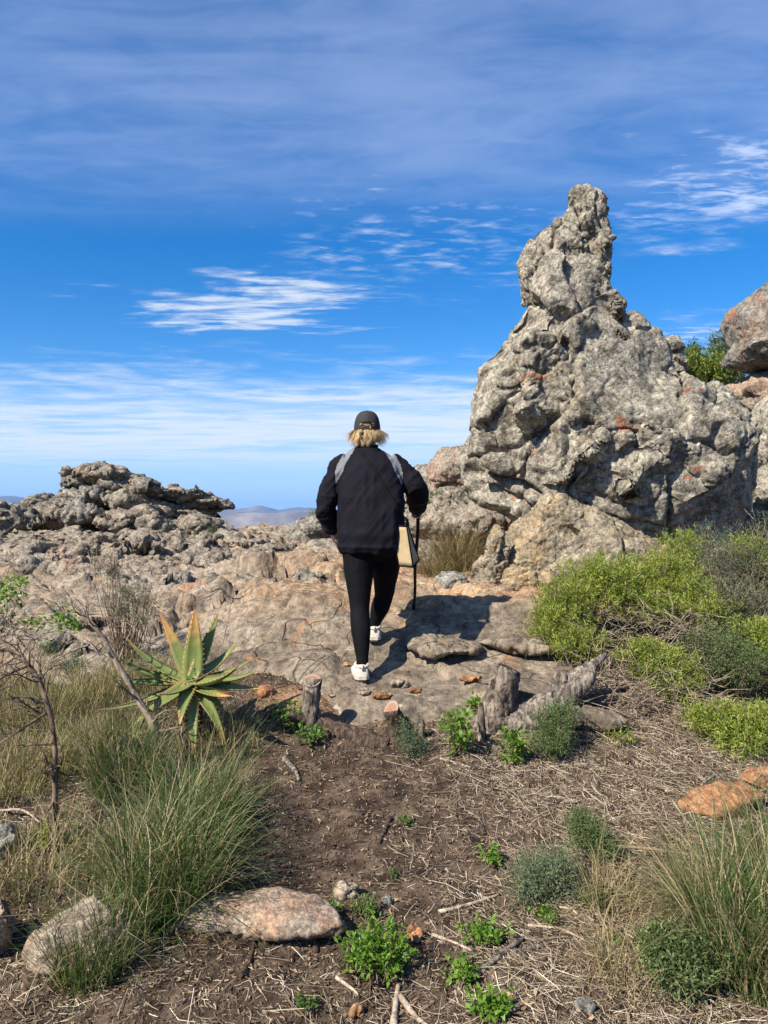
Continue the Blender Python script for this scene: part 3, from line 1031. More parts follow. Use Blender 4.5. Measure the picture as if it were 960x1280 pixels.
def mountains(name, y0, x0, x1, depth, peaks, seed, label, lift=0.0):
    """a far range as a solid ridge with spurs; peaks = [(x, height above the eye)]"""
    nx, ny = 260, 40
    xs = np.linspace(x0, x1, nx)
    ts = np.linspace(0, 1, ny)
    X, T = np.meshgrid(xs, ts)
    x, tt = X.ravel(), T.ravel()
    pk = np.array(peaks, float)
    crest = np.interp(x, pk[:, 0], pk[:, 1])
    p = np.stack([x * 0.0009, tt * 3, np.zeros_like(x)], 1)
    prof = np.sin(tt * math.pi) ** 1.1
    spur = fbm(p * np.array([2.2, 1.0, 1]), seed, 5, 0.55, True)
    z = -330 + (crest + 330 + fbm(p * 1.5, seed + 3, 4) * 60 + spur * 60) * prof
    y = y0 + tt * depth + fbm(p, seed + 9, 3) * 300
    i = np.arange(nx - 1)[None, :] + np.arange(ny - 1)[:, None] * nx
    Q = np.stack([i, i + 1, i + nx + 1, i + nx], -1).reshape(-1, 4)
    o = obj(name, mesh_np(name, np.stack([x, y, z], 1), Q, True), M['mountain'])
    return tag(o, label, None, None, "structure")


mountains("mountain_range", 9000, -9500, 9500, 2600,
          [(-9500, 260), (-6200, 240), (-4900, 300), (-4400, 170), (-3600, 30), (-2400, 55), (-1900, 90), (-1650, 140), (-1420, 110), (-1150, 130), (-700, 150), (0, 190), (2500, 200), (6000, 150), (9500, 200)], 5, "far range")
mountains("mountain_range", 5600, -6500, 6500, 1500,
          [(-6500, 60), (-2900, 10), (-2300, -10), (-1300, 5), (-900, 35), (-500, 45), (400, 20), (6500, 40)], 23, "nearer range")

# ------------------------------------------------------------------ rocks
def base_of(px, Y):
    x = (px - CX) / F_PX * Y
    return (x, Y, ground(x, Y))


# --- the tall rock spire
spire = empty("rock_spire", base_of(730, 7.2), "tall grey lichen-covered rock spire with a narrow beak-like summit", "rock")
def px_loft(name, rows, mat, seed, parent, voxel, n=30, jag=.10, smooth=1, **kw):
    """solid from horizontal slices (py, left px, right px, depth Y, half depth m)"""
    rows = np.array(rows, float)
    ys = np.concatenate([np.arange(rows[0, 0], rows[-1, 0], 7.0), rows[-1:, 0]])
    V = []
    an = np.arange(n) * 2 * math.pi / n
    for y in ys:
        l, r, Y, hd = (np.interp(y, rows[:, 0], rows[:, q]) for q in (1, 2, 3, 4))
        c, hw = at((l + r) / 2, y, Y), (r - l) / 2 * Y / F_PX
        cx = np.sign(np.cos(an)) * np.abs(np.cos(an)) ** .78 * hw
        cy = np.sign(np.sin(an)) * np.abs(np.sin(an)) ** .85 * hd
        ring = c + np.stack([cx, cy, 0 * cx], 1)
        V.append(ring)
    m = len(ys)
    V = np.concatenate(V + [at((rows[0, 1] + rows[0, 2]) / 2, rows[0, 0], rows[0, 3])[None], at((rows[-1, 1] + rows[-1, 2]) / 2, rows[-1, 0], rows[-1, 3])[None]])
    i = np.arange(n)
    j = (i + 1) % n
    Q = np.concatenate([np.stack([k * n + i, (k + 1) * n + i, (k + 1) * n + j, k * n + j], 1) for k in range(m - 1)])
    T = np.concatenate([np.stack([np.full(n, m * n), i, j], 1), np.stack([np.full(n, m * n + 1), (m - 1) * n + j, (m - 1) * n + i], 1)])
    me = mesh_np("tmp", V, [Q, T])
    bm = bmesh.new()
    bm.from_mesh(me)
    bpy.data.meshes.remove(me)
    me = remesh(bm, voxel, smooth)
    sculpt(me, seed, **kw)
    me.name = name
    return obj(name, me, mat, parent)


SP1 = ((55, (.04, .12), .9), (130, (.015, .045), .45))
SP2 = ((30, (.02, .06), .5), (110, (.008, .03), .25))
px_loft("summit_block", [(242, 708, 744, 7.36, .13), (246, 702, 749, 7.36, .17), (256, 699, 752, 7.36, .19), (270, 695, 754, 7.36, .21), (279, 688, 755, 7.36, .23), (285, 670, 757, 7.35, .25), (300, 659, 760, 7.35, .28), (320, 650, 763, 7.35, .31), (340, 647, 761, 7.36, .34), (360, 650, 758, 7.37, .36), (384, 656, 760, 7.38, .36)],
        M['spire'], 103, spire, 0.0105, big=0.015, cell=(2.6, 2.6, 1.0), cell_amp=0.03, crack=0.11, fine=0.024, tilt=(0.1, 0.45, 0.1), chip=1.0, small=2.4, grain=1.5, planes=((18, (.015, .05), .5), (90, (.008, .025), .25)))
px_loft("main_body", [(332, 660, 750, 7.40, .36), (350, 644, 764, 7.40, .46), (370, 634, 784, 7.40, .50), (385, 626, 802, 7.40, .54), (400, 618, 814, 7.40, .57), (416, 608, 820, 7.40, .60), (430, 599, 824, 7.40, .63), (446, 592, 836, 7.40, .66), (462, 588, 858, 7.40, .70), (482, 585, 888, 7.40, .75), (502, 582, 914, 7.40, .80),
                      (522, 581, 928, 7.40, .84), (550, 581, 940, 7.40, .88), (580, 584, 942, 7.40, .88), (604, 590, 940, 7.40, .88), (622, 594, 938, 7.40, .88), (640, 604, 936, 7.42, .86), (662, 632, 934, 7.46, .80), (700, 660, 930, 7.52, .72), (745, 700, 930, 7.6, .55)],
        M['spire'], 131, spire, 0.0155, n=44, big=0.07, cell=(.8, .8, .7), cell_amp=0.055, crack=0.13, fine=0.019, tilt=(0.2, -0.6, 0.15), chip=.6, small=3.2, planes=SP1)
px_rock("upper_block", [(676, 462, 7.00, 50, 50, .34, -28), (716, 440, 7.02, 50, 42, .34, -30), (668, 512, 6.92, 44, 40, .34, -30), (740, 470, 6.98, 48, 24, .32, -32)],
        M['spire'], 111, spire, 0.0125, 0, n=14, big=0.03, cell=(1.2, 1.2, 1.0), cell_amp=0.045, crack=0.08, fine=0.024, tilt=(0.1, -0.6, 0.2), chip=.8, small=2.8, planes=SP2)
px_rock("upper_block", [(770, 408, 7.14, 30, 34, .30, 30), (788, 432, 7.20, 20, 30, .3, 20)],
        M['spire'], 113, spire, 0.0125, 0, n=14, big=0.03, cell=(1.8, 1.8, 1.4), cell_amp=0.04, crack=0.07, fine=0.026, tilt=(0.1, 0.6, 0.2), chip=.9, small=2.6, planes=SP2)
px_rock("front_block", [(714, 584, 6.74, 50, 34, .28, -26), (748, 556, 6.76, 48, 30, .30, -20)],
        M['spire'], 133, spire, 0.0125, 0, n=14, big=0.03, cell=(1.1, 1.1, 1.4), cell_amp=0.045, crack=0.08, fine=0.026, tilt=(0.25, -0.5, 0.15), chip=.8, small=2.8, planes=SP2)
px_rock("front_block", [(820, 552, 6.76, 62, 30, .32, 22), (800, 596, 6.74, 40, 40, .28, 20), (860, 590, 6.86, 46, 46, .34, 18)],
        M['spire'], 135, spire, 0.0125, 0, n=14, big=0.03, cell=(1.0, 1.0, 1.4), cell_amp=0.05, crack=0.09, fine=0.026, tilt=(0.25, -0.5, 0.15), chip=.8, small=2.8, planes=SP2)
px_loft("ochre_foot", [(596, 690, 706, 7.0, .20), (614, 674, 726, 6.98, .30), (640, 656, 760, 6.96, .38), (660, 642, 804, 6.95, .44), (678, 634, 830, 6.90, .44), (694, 626, 850, 6.90, .46), (708, 620, 860, 6.90, .46), (722, 620, 862, 6.90, .46), (745, 622, 864, 6.92, .44)],
        M['spire_base'], 141, spire, 0.0115, big=0.04, cell=(1.7, 1.7, 2.2), cell_amp=0.04, crack=0.07, fine=0.020, tilt=(0.25, 0.5, 0.15), small=2.6, chip=1.1, planes=SP2)
px_rock("ochre_foot", [(650, 726, 6.52, 24, 18, .16), (674, 728, 6.52, 26, 15, .16)], M['spire_base'], 147, spire, 0.0105, 1, n=16, big=0.03, cell=(3, 3, 4), cell_amp=0.025, crack=0.03, fine=0.014)

pl = px_rock("leaning_stone", [(618, 692, 6.62, 13, 30, .10, 8), (612, 720, 6.62, 20, 26, .14), (621, 668, 6.66, 9, 12, .07), (601, 732, 6.6, 13, 14, .1)],
             M['spire_base'], 151, None, 0.0095, 2, big=0.02, cell=(4, 4, 4), cell_amp=0.02, crack=0.02, fine=0.014)
tag(pl, "slender pale upright stone leaning against the foot of the rock spire", "rock")

# --- rocks to the right of and behind the spire
bd = empty("balanced_boulder", base_of(985, 9.0), "huge rounded boulder with a rust-red lichen flank perched on ledges above the shrubs", "boulder")
px_rock("upper_half", [(992, 398, 9.0, 78, 48, .75, -12), (1015, 385, 9.2, 70, 44, .7)], M['boulder'], 161, bd, 0.017, 5, n=44, big=0.05, cell=(1.2, 1.2, 1.8), cell_amp=0.02, crack=0.02, fine=0.014)
px_rock("lower_half", [(998, 432, 8.98, 80, 30, .74, -6), (1025, 425, 9.2, 70, 38, .7)], M['boulder'], 163, bd, 0.017, 5, n=44, big=0.05, cell=(1.2, 1.2, 1.8), cell_amp=0.02, crack=0.02, fine=0.014)
lg = empty("stepped_rock_ledge", base_of(990, 8.8), "pinkish stepped rock ledge carrying the rounded boulder", "rock")
px_rock("ledge_block", [(965, 498, 9.2, 46, 26, .6, 10), (1010, 490, 9.4, 60, 36, .7)], M['outcrop_pale'], 165, lg, 0.02, 2, cell=(1.2, 1.2, 1.8))
px_rock("ledge_block", [(985, 560, 8.6, 50, 60, .6, 10), (1030, 560, 8.8, 70, 70, .7)], M['spire'], 167, lg, 0.02, 2, cell=(1.2, 1.2, 1.8))
px_rock("ledge_block", [(975, 640, 8.3, 46, 50, .5), (1030, 650, 8.5, 70, 60, .7)], M['spire'], 169, lg, 0.02, 2, cell=(1.2, 1.2, 1.8))
o = px_rock("skyline_rock", [(832, 436, 11.5, 22, 10, .3), (838, 428, 11.5, 12, 8, .2), (822, 450, 11.5, 16, 20, .3), (836, 462, 11.5, 22, 22, .3)], M['spire'], 171, None, 0.018, 1, cell=(1.2, 1.2, 1.8), cell_amp=.05)
tag(o, "small flat-topped grey rock on the skyline beside the spire's right shoulder", "rock")
o = px_rock("round_stone", [(895, 493, 9.5, 11, 11, .14)], M['grey_stone'], 173, None, 0.012, 2, cell=(1.2, 1.2, 1.8), cell_amp=.02, crack=.02)
tag(o, "small smooth round stone lodged between the spire and the pink ledge", "stone")
hb = empty("back_ridge_rock", base_of(560, 11.5), "pale grey rock ridge rising behind the left edge of the spire", "rock")
px_rock("ridge_block", [(565, 600, 11.0, 34, 40, .6), (585, 610, 11.0, 30, 46, .6)], M['outcrop_pale'], 175, hb, 0.02, 1, cell=(1.2, 1.2, 1.8))
px_rock("ridge_block", [(535, 605, 11.6, 26, 28, .5), (520, 620, 11.8, 24, 24, .5)], M['outcrop_grey'], 177, hb, 0.02, 1, cell=(1.2, 1.2, 1.8))
px_rock("ridge_block", [(575, 640, 10.2, 50, 26, .5, 10), (540, 655, 10.0, 40, 22, .5)], M['outcrop'], 179, hb, 0.02, 1, cell=(1.2, 1.2, 1.8))
px_rock("ridge_block", [(615, 628, 9.4, 36, 18, .4), (600, 650, 9.2, 40, 18, .4)], M['outcrop_pale'], 181, hb, 0.02, 1, cell=(1.2, 1.2, 1.8))
px_rock("ridge_block", [(530, 690, 8.8, 34, 12, .4, 6)], M['outcrop_pale'], 183, hb, 0.02, 1, cell=(1.2, 1.2, 1.8))

# --- the craggy outcrop on the left
oc = empty("rock_outcrop", base_of(150, 9.5), "craggy broken rock outcrop with an overhanging tongue on the left skyline", "rock")
BLK = [  # px, py, Y, half width, half height, half depth, dip, material
    (130, 599, 10.6, 44, 14, .6, 4, 0), (104, 602, 10.4, 20, 17, .4, 0, 2), (165, 607, 10.4, 34, 15, .55, 10, 0),
    (110, 622, 10.2, 36, 18, .5, 0, 2), (160, 626, 10.1, 42, 18, .5, 8, 0), (207, 618, 10.3, 40, 14, .6, 8, 2),
    (243, 622, 10.5, 40, 10, .5, 10, 0), (270, 631, 10.4, 24, 6.5, .45, 12, 2), (60, 628, 10.4, 26, 12, .45, -6, 2),
    (66, 648, 10.0, 40, 18, .5, 0, 0), (20, 652, 9.9, 42, 20, .5, -4, 2), (-30, 650, 9.8, 44, 22, .6, 0, 0),
    (112, 648, 9.7, 34, 17, .45, 6, 2), (150, 655, 9.5, 30, 22, .4, 0, 1), (185, 652, 9.6, 30, 20, .4, 10, 0),
    (225, 640, 10.3, 46, 12, .5, 14, 0), (215, 662, 9.7, 34, 14, .4, 12, 1), (255, 660, 9.9, 36, 13, .4, 16, 0),
    (80, 676, 9.1, 40, 20, .45, 4, 1), (25, 684, 9.0, 46, 20, .5, 0, 0), (-40, 690, 9.0, 50, 26, .5, 0, 2),
    (135, 684, 8.9, 42, 20, .45, 8, 0), (190, 684, 8.9, 40, 18, .45, 14, 1), (248, 684, 9.0, 44, 13, .45, 16, 0),
    (300, 680, 9.3, 36, 11, .45, 10, 1), (340, 684, 9.2, 32, 10, .4, 6, 0), (50, 708, 8.2, 54, 20, .5, 4, 1),
    (-20, 722, 8.0, 56, 24, .5, 0, 0), (115, 716, 8.1, 48, 16, .5, 10, 1), (175, 714, 8.2, 46, 15, .5, 14, 0),
    (232, 710, 8.4, 40, 14, .45, 14, 1), (290, 706, 8.4, 46, 12, .5, 10, 1), (350, 706, 8.4, 36, 11, .4, 4, 2),
    (70, 744, 7.3, 56, 18, .5, 6, 0), (5, 760, 7.0, 56, 22, .5, 0, 1), (135, 746, 7.3, 46, 16, .45, 10, 1),
    (200, 742, 7.4, 46, 15, .45, 12, 0), (262, 742, 7.4, 44, 14, .45, 8, 2), (318, 740, 7.3, 40, 15, .4, 6, 2),
    (384, 728, 7.5, 24, 20, .35, 0, 2), (362, 748, 7.0, 26, 12, .3, 0, 2), (395, 745, 7.1, 18, 14, .3, 0, 2),
    (80, 782, 6.4, 60, 16, .4, 4, 1), (160, 778, 6.5, 46, 14, .4, 8, 0), (225, 772, 6.6, 40, 12, .4, 6, 1),
    (20, 800, 6.0, 46, 16, .4, 0, 0), (120, 806, 6.0, 48, 12, .35, 6, 1), (290, 765, 6.6, 46, 9, .4, 6, 1),
]
om = (M['outcrop'], M['outcrop_pale'], M['outcrop_grey'])
for k, b in enumerate(BLK):
    if b[1] > 725 and k % 2 and b[7] != 2:
        continue
    if b[1] > 690:
        b = (b[0], b[1] - 1, b[2], b[3] * 1.25, b[4] * 1.15, b[5] * 1.1, b[6], 1 if b[7] == 0 else b[7])
    f = min(1.0, b[3] / 40)
    px_rock("rock_block", [b[:7], (b[0] + (k % 5 - 2) * 6, b[1] + (k % 3 - 1) * 3, b[2] - .05, b[3] * .8, b[4] * .85, b[5] * .85, b[6] - 8)], om[b[7]], 300 + k, oc, 0.0018 * b[2], 0, n=14, planes=((10, (.01, .05), .5), (40, (.006, .02), .2)),
            big=0.05, cell=(1.5, 1.5, 2.8), cell_amp=0.05 * f + .01, crack=0.07 * f + .01, fine=0.022, tilt=(0.1, 0.2, 0.1), small=2.4, pit=0.03, chip=.9, grain=1.3)

cr = empty("crest_rock", base_of(385, 10.5), "low pale rock hump with a square grey face where the path tops out", "rock")
px_rock("crest_block", [(388, 668, 10.4, 22, 22, .5), (378, 676, 10.4, 26, 18, .5)], M['outcrop_grey'], 361, cr, 0.02, 1, cell=(1.2, 1.2, 1.8))
px_rock("crest_block", [(352, 674, 11.0, 26, 13, .5), (412, 662, 11.0, 26, 16, .5), (435, 664, 11.2, 26, 14, .5)], M['outcrop_pale'], 363, cr, 0.02, 1, cell=(1.2, 1.2, 1.8))
px_rock("crest_block", [(405, 690, 9.6, 26, 10, .4), (440, 690, 9.6, 30, 10, .4)], M['outcrop_pale'], 365, cr, 0.02, 1, cell=(1.2, 1.2, 1.8))

# --- loose stones and low ledges
def stone(name, specs, mat, seed, label, category="stone", vox=0.009, group=None, **kw):
    a = dict(big=0.015, cell=(4, 4, 5), cell_amp=0.014, crack=0.018, fine=0.009, small=2.4, grain=2.5)
    a.update(kw)
    return tag(px_rock(name, specs, mat, seed, None, vox, 2, **a), label, category, group)


stone("loose_rock", [(565, 728, 6.75, 21, 12, .14)], M['grey_stone'], 401, "loose angular grey rock lying on the path below the brown reed clump", "rock")
stone("orange_ledge", [(640, 756, 6.3, 46, 9, .16, 2), (668, 750, 6.35, 34, 9, .14, -4)], M['red_rock'], 403, "bright orange broken ledge at the foot of the leaning stone", "rock")
for k, (px, py, Y, a, b) in enumerate([(590, 762, 6.1, 8, 5), (600, 768, 6.0, 6, 4), (578, 768, 6.0, 7, 4), (575, 747, 6.4, 10, 6), (603, 746, 6.45, 8, 5)]):
    stone("ledge_pebble", [(px, py, Y, a, b, .05)], M['red_rock'] if k > 2 else M['grey_stone'], 410 + k, "rust-red pebble beside the loose grey rock" if k > 2 else "grey pebble at the foot of the orange ledge", "pebble", 0.007, "red pebbles by the loose rock" if k > 2 else "grey pebbles below the orange ledge")


def ground_stone(name, px, py, w, h, d, mat, seed, label, category="stone", vox=None, group=None, sink=0.45, tilt=0, **kw):
    """a stone seated in the ground at (px, py); w and h are pixel half-sizes, d metres"""
    p = foot(px, py)
    k = p[1] / F_PX
    sp = (px, HORIZON + (EYE - p[2] - h * k * (1 - sink * 2)) / p[1] * F_PX, p[1], w, h, d, tilt)
    return stone(name, [sp], mat, seed, label, category, vox or max(0.004, min(0.011, w * k / 9)), group, **kw)


ground_stone("ground_stone", 310, 1150, 124, 30, .11, M['pale_stone'], 421, "long pinkish flat stone sunk in the soil beside the weed clump", sink=.42, vox=.007, cell=(1.6, 1.6, 2.0), cell_amp=.012, crack=.02, tilt=-5, planes=((12, (.006, .02), .25), (30, (.003, .01), .12)))
ground_stone("ground_stone", 112, 1188, 70, 46, .12, M['pale_stone'], 423, "broad pale cracked stone partly hidden by the big green tussock", sink=.38, vox=.008, cell=(2, 2, 2.5), cell_amp=.015, crack=.03, planes=((10, (.01, .03), .25), (30, (.003, .01), .12)))
ground_stone("ground_stone", -6, 1184, 46, 48, .12, M['pale_stone'], 425, "brown-grey stone split off next to the broad pale cracked stone", sink=.38, vox=.008, planes=((10, (.01, .03), .25), (30, (.003, .01), .12)))
ground_stone("ground_stone", 2, 1060, 22, 20, .08, M['grey_stone'], 427, "small dark grey stone among twigs under the bare shrub", sink=.3)
ground_stone("red_stone", 905, 1008, 54, 20, .11, M['red_rock'], 431, "flat orange-red stone with a dead twig curled over it", sink=.3, vox=.007, tilt=-4, cell=(1.6, 1.6, 2), cell_amp=.008, crack=.008, fine=.006, planes=((8, (.008, .02), .2), (20, (.004, .01), .1)))
ground_stone("red_stone", 955, 974, 32, 13, .09, M['red_rock'], 433, "smaller orange stone under the fringe of the lime shrub", sink=.3, vox=.007, cell=(1.6, 1.6, 2), cell_amp=.008, crack=.008, fine=.006, planes=((8, (.008, .02), .2),))
ground_stone("pebble", 519, 1174, 9, 9, .018, M['red_rock'], 435, "small orange pebble beside the bright weed clump", "pebble", sink=.2)
ground_stone("pebble", 432, 1118, 14, 10, .022, M['pale_stone'], 436, "rounded brown pebble off the end of the long pinkish stone", "pebble", sink=.2)
ground_stone("pebble", 483, 1132, 8, 7, .018, M['grey_stone'], 437, "pale grey pebble between the long stone and the twigs", "pebble", sink=.2)
ground_stone("pebble", 445, 1272, 9, 8, .018, M['red_rock'], 438, "reddish pebble beside the forked bleached stick", "pebble", sink=.2)
ground_stone("pebble", 730, 1262, 10, 6, .02, M['grey_stone'], 439, "cream pebble on reddish soil below the straw", "pebble", sink=.2)
ground_stone("pebble", 333, 868, 7, 5, .02, M['red_rock'], 440, "flat orange pebble left of the upright stump", "pebble", sink=.2)
ground_stone("pebble", 432, 833, 4, 2.5, .012, M['red_rock'], 441, "tiny red pebble on bare rock left of the walker's near shoe", "pebble", sink=.2)
ground_stone("pebble", 509, 841, 4, 3, .012, M['red_rock'], 442, "tiny red pebble on bare rock right of the walker's near shoe", "pebble", sink=.2)
for k, (px, py, w) in enumerate([(500, 858, 13), (478, 872, 12), (455, 868, 8), (590, 852, 14), (415, 872, 8), (520, 866, 8)]):
    ground_stone("rock_flake", px, py, w, w * .38, .035, M['red_rock'] if k % 2 else M['pale_stone'], 450 + k, "flat orange rock flake on the sandy soil before the near shoe" if k % 2 else "flat pale rock flake on the sandy soil before the near shoe", "rock flake", group="orange flakes on the sandy wash" if k % 2 else "pale flakes on the sandy wash", sink=.2)
ground_stone("buried_slab", 735, 902, 44, 13, .14, M['slab'], 461, "flat brown-grey slab showing between the splintered log and the shrub", "rock", sink=.3, vox=.01)
ground_stone("buried_slab", 660, 804, 62, 6, .26, M['slab'], 463, "low worn rock step right of the walker's shadow", "rock", sink=.42, vox=.012)
ground_stone("rock_step", 552, 810, 46, 6, .26, M['slab'], 465, "rounded worn rock step with a dark crack under the walker's shadow", "rock", sink=.42, vox=.012)

# ------------------------------------------------------------------ the walker
def loft(rings, n=28, power=2.3):
    """closed tube through horizontal rings (centre, half width, half depth)"""
    V, F = [], []
    an = np.arange(n) * 2 * math.pi / n
    for c, rx, ry in rings:
        cx = np.sign(np.cos(an)) * np.abs(np.cos(an)) ** (2 / power) * rx
        cy = np.sign(np.sin(an)) * np.abs(np.sin(an)) ** (2 / power) * ry
        V.append(np.asarray(c) + np.stack([cx, cy, np.zeros(n)], 1))
    m = len(rings)
    i = np.arange(n)
    j = (i + 1) % n
    Q = np.concatenate([np.stack([k * n + i, k * n + j, (k + 1) * n + j, (k + 1) * n + i], 1) for k in range(m - 1)])
    V = np.concatenate(V + [np.asarray(rings[0][0])[None], np.asarray(rings[-1][0])[None]])
    T = np.concatenate([np.stack([np.full(n, m * n), j, i], 1), np.stack([np.full(n, m * n + 1), (m - 1) * n + i, (m - 1) * n + j], 1)])
    return V, [Q, T]


def smooth_path(pts, vals, k=6):
    """Catmull-Rom through joints with a radius at each"""
    pts = np.asarray(pts, float)
    vals = np.asarray(vals, float)
    P = np.concatenate([2 * pts[:1] - pts[1:2], pts, 2 * pts[-1:] - pts[-2:-1]])
    R = np.concatenate([vals[:1], vals, vals[-1:]])
    op, ov = [], []
    for a in range(1, len(P) - 2):
        for t in np.linspace(0, 1, k, endpoint=False):
            h = 0.5 * ((2 * P[a]) + (-P[a - 1] + P[a + 1]) * t + (2 * P[a - 1] - 5 * P[a] + 4 * P[a + 1] - P[a + 2]) * t * t + (-P[a - 1] + 3 * P[a] - 3 * P[a + 1] + P[a + 2]) * t ** 3)
            op.append(h)
            ov.append(R[a] + (R[a + 1] - R[a]) * t)
    op.append(P[-2])
    ov.append(R[-2])
    return np.array(op), np.array(ov)


def limb(pts, r, n=14):
    p, v = smooth_path(pts, r)
    return tube(p, v, n)


def ball(c, r, rot=None, n=14):
    u = np.linspace(0, math.pi, n)
    w = np.arange(2 * n) * math.pi / n
    V = np.array([[math.sin(a) * math.cos(b), math.sin(a) * math.sin(b), math.cos(a)] for a in u for b in w]) * np.asarray(r)
    if rot is not None:
        V = V @ np.asarray(rot).T
    V = V + np.asarray(c)
    m = 2 * n
    i = np.arange(m)
    j = (i + 1) % m
    return V, [np.concatenate([np.stack([k * m + i, (k + 1) * m + i, (k + 1) * m + j, k * m + j], 1) for k in range(n - 1)])]


def fuse(parts, voxel, smooth=2):
    v, f = merge(parts)
    me = mesh_np("tmp", v, f)
    bm = bmesh.new()
    bm.from_mesh(me)
    bpy.data.meshes.remove(me)
    bmesh.ops.remove_doubles(bm, verts=bm.verts, dist=1e-5)
    return remesh(bm, voxel, smooth)


def set_smooth(me):
    me.polygons.foreach_set("use_smooth", np.ones(len(me.polygons), bool))
    me.update()


from mathutils.bvhtree import BVHTree


def make_walker():
    A = at
    xl, xr = A(453, 800, 4.78)[0], A(468, 800, 5.24)[0]
    zl, zr = ground(xl, 4.80), ground(xr, 5.28)
    up = np.array([0, 0, 1.0])
    root = empty("person", (xl, 4.8, zl), "person walking away in black jacket, leggings and charcoal cap, leaning on a cane", "person")
    # joints
    hipL, hipR = A(448, 682, 5.00), A(484, 682, 5.02)
    kneeL, ankL = A(450, 762, 4.92), np.array([xl, 4.79, zl + 0.105])
    kneeR, ankR = A(480, 745, 5.21), np.array([xr, 5.25, zr + 0.105])
    shL, elL, wrL = A(426, 584, 5.06), A(406, 634, 5.01), A(416, 663, 5.10)
    shR, elR, wrR = A(497, 583, 5.08), A(521, 612, 5.06), A(522, 633, 5.27)
    neck, head = A(458, 566, 5.11), A(458, 543, 5.14)
    pel = (hipL + hipR) / 2

    # cane first, so that the hand can close on it
    tipx = A(517, 752, 5.52)
    tip = np.array([tipx[0], 5.52, ground(tipx[0], 5.52) - 0.005])
    grip = A(523, 634, 5.34)
    axis_ = unit(grip - tip)
    c = empty("walking_cane", tip, "dark brown wooden walking cane planted on the rock by the walker's right hand", "cane")
    pp = [tip + 0.03 * axis_]
    L = np.linalg.norm(grip - tip)
    for k in range(1, 9):
        pp.append(tip + axis_ * L * k / 8 + np.array([.004 * math.sin(k * 1.3), 0, 0]))
    obj("shaft", mesh_np("shaft", *tube(pp, np.linspace(.0105, .0135, len(pp)), 10), smooth=True), M['cane'], c)
    hp, hr = smooth_path([grip - .02 * axis_, grip + .03 * axis_, grip + .05 * axis_ + [0, .03, 0], grip + .045 * axis_ + [0, .09, 0]], [.0135, .015, .0165, .0135])
    obj("handle", mesh_np("handle", *tube(hp, hr, 10), smooth=True), M['cane'], c)
    obj("ferrule", mesh_np("ferrule", *tube([tip, tip + .045 * axis_], [.0135, .0125], 10), smooth=True), M['piping'], c)

    # ---- body: one skin from head to feet
    B = []
    B.append(loft([(pel - up * .08, .12, .10), (pel, .165, .12), (pel + up * .10, .16, .11), (A(466, 640, 5.0), .145, .10), (A(463, 610, 5.02), .16, .105), (A(461, 588, 5.05), .175, .10), (A(459, 574, 5.08), .12, .08), (A(458, 566, 5.10), .055, .055)]))
    B.append(limb([A(458, 578, 5.08), neck, head], [.06, .052, .055]))
    B.append(ball(head + up * .03, (.074, .094, .108)))
    B.append(ball(head + [0, .055, -.045], (.05, .05, .06)))                                  # jaw
    B.append(ball(head + [0, .098, .005], (.013, .02, .022)))                                  # nose
    B.append(ball(head + [0, .082, -.035], (.024, .014, .008)))                                # lips
    for s in (-1, 1):
        B.append(ball(head + [s * .075, .0, .01], (.010, .02, .03)))                           # ears
        B.append(ball(head + [s * .03, .083, .035], (.018, .012, .008)))                       # brows
        B.append(ball(head + [s * .045, .065, -.01], (.022, .02, .022)))                       # cheeks
    B.append(limb([shL, elL, wrL], [.052, .042, .028]))
    B.append(limb([shR, elR, wrR], [.052, .042, .028]))
    for h, k, a in ((hipL, kneeL, ankL), (hipR, kneeR, ankR)):
        calf = k * .62 + a * .38 + np.array([0, -.018, 0])
        B.append(limb([h + up * .02, h * .5 + k * .5, k, calf, a], [.088, .076, .054, .052, .036]))
        B.append(limb([a - up * .04 + [0, -.03, 0], a - up * .065 + [0, .06, 0], a - up * .08 + [0, .14, 0]], [.034, .036, .026]))

    def hand(w, fwd, palm_n, curl, spread=1.0, side=1):
        """palm and five fingers; fwd runs to the fingertips, palm_n is where the palm looks"""
        f, nrm = unit(np.asarray(fwd, float)), unit(np.asarray(palm_n, float))
        lat = np.cross(f, nrm) * side
        R = np.stack([lat, f, nrm], 1)
        B.append(ball(w + f * .048, (.038, .05, .016), R))
        for k, ln in enumerate((.072, .082, .077, .060)):
            b = w + f * .088 + lat * (.027 - .018 * k)
            d1 = unit(f + lat * .10 * (1.5 - k) * spread)
            pts, ang = [b - f * .02], 0.25 * curl
            p = b
            for q in range(3):
                ang += curl * (.75 if q else .35)
                d = d1 * math.cos(ang) + nrm * math.sin(ang)
                pts.append(p)
                p = p + d * ln / 3 * (1.15 - .15 * q)
            pts.append(p)
            B.append(limb(pts, [.0095, .0095, .009, .0085, .007], 8))
        b = w + f * .03 + lat * .034
        B.append(limb([b - lat * .012, b + lat * .012 + f * .018, b + lat * .016 + f * .04 + nrm * .012, b + lat * .006 + f * .058 + nrm * .024], [.012, .011, .0095, .008], 8))

    hand(wrL, (.12, .45, -1.0), (.9, .3, .1), .75, 1.0, 1)
    hand(wrR + [0, .0, .005], (.05, 1.0, -.35), (-.25, -.3, -1.0), 1.25, .4, 1)
    me = fuse(B, .0055, 3)
    set_smooth(me)
    obj("body", me, M['skin'], root)

    # ---- leggings
    G = [loft([(pel - up * .10, .09, .085), (pel - up * .04, .196, .140), (pel + up * .04, .208, .148), (pel + up * .14, .185, .130)])]
    for h, k, a in ((hipL, kneeL, ankL), (hipR, kneeR, ankR)):
        calf = k * .60 + a * .40 + np.array([0, -.020, 0])
        G.append(limb([h + up * .04, h * .66 + k * .34, h * .3 + k * .7, k, calf, a * .8 + calf * .2, a - up * .012], [.116, .102, .078, .063, .064, .040, .038], 18))
    me = fuse(G, .0075, 3)
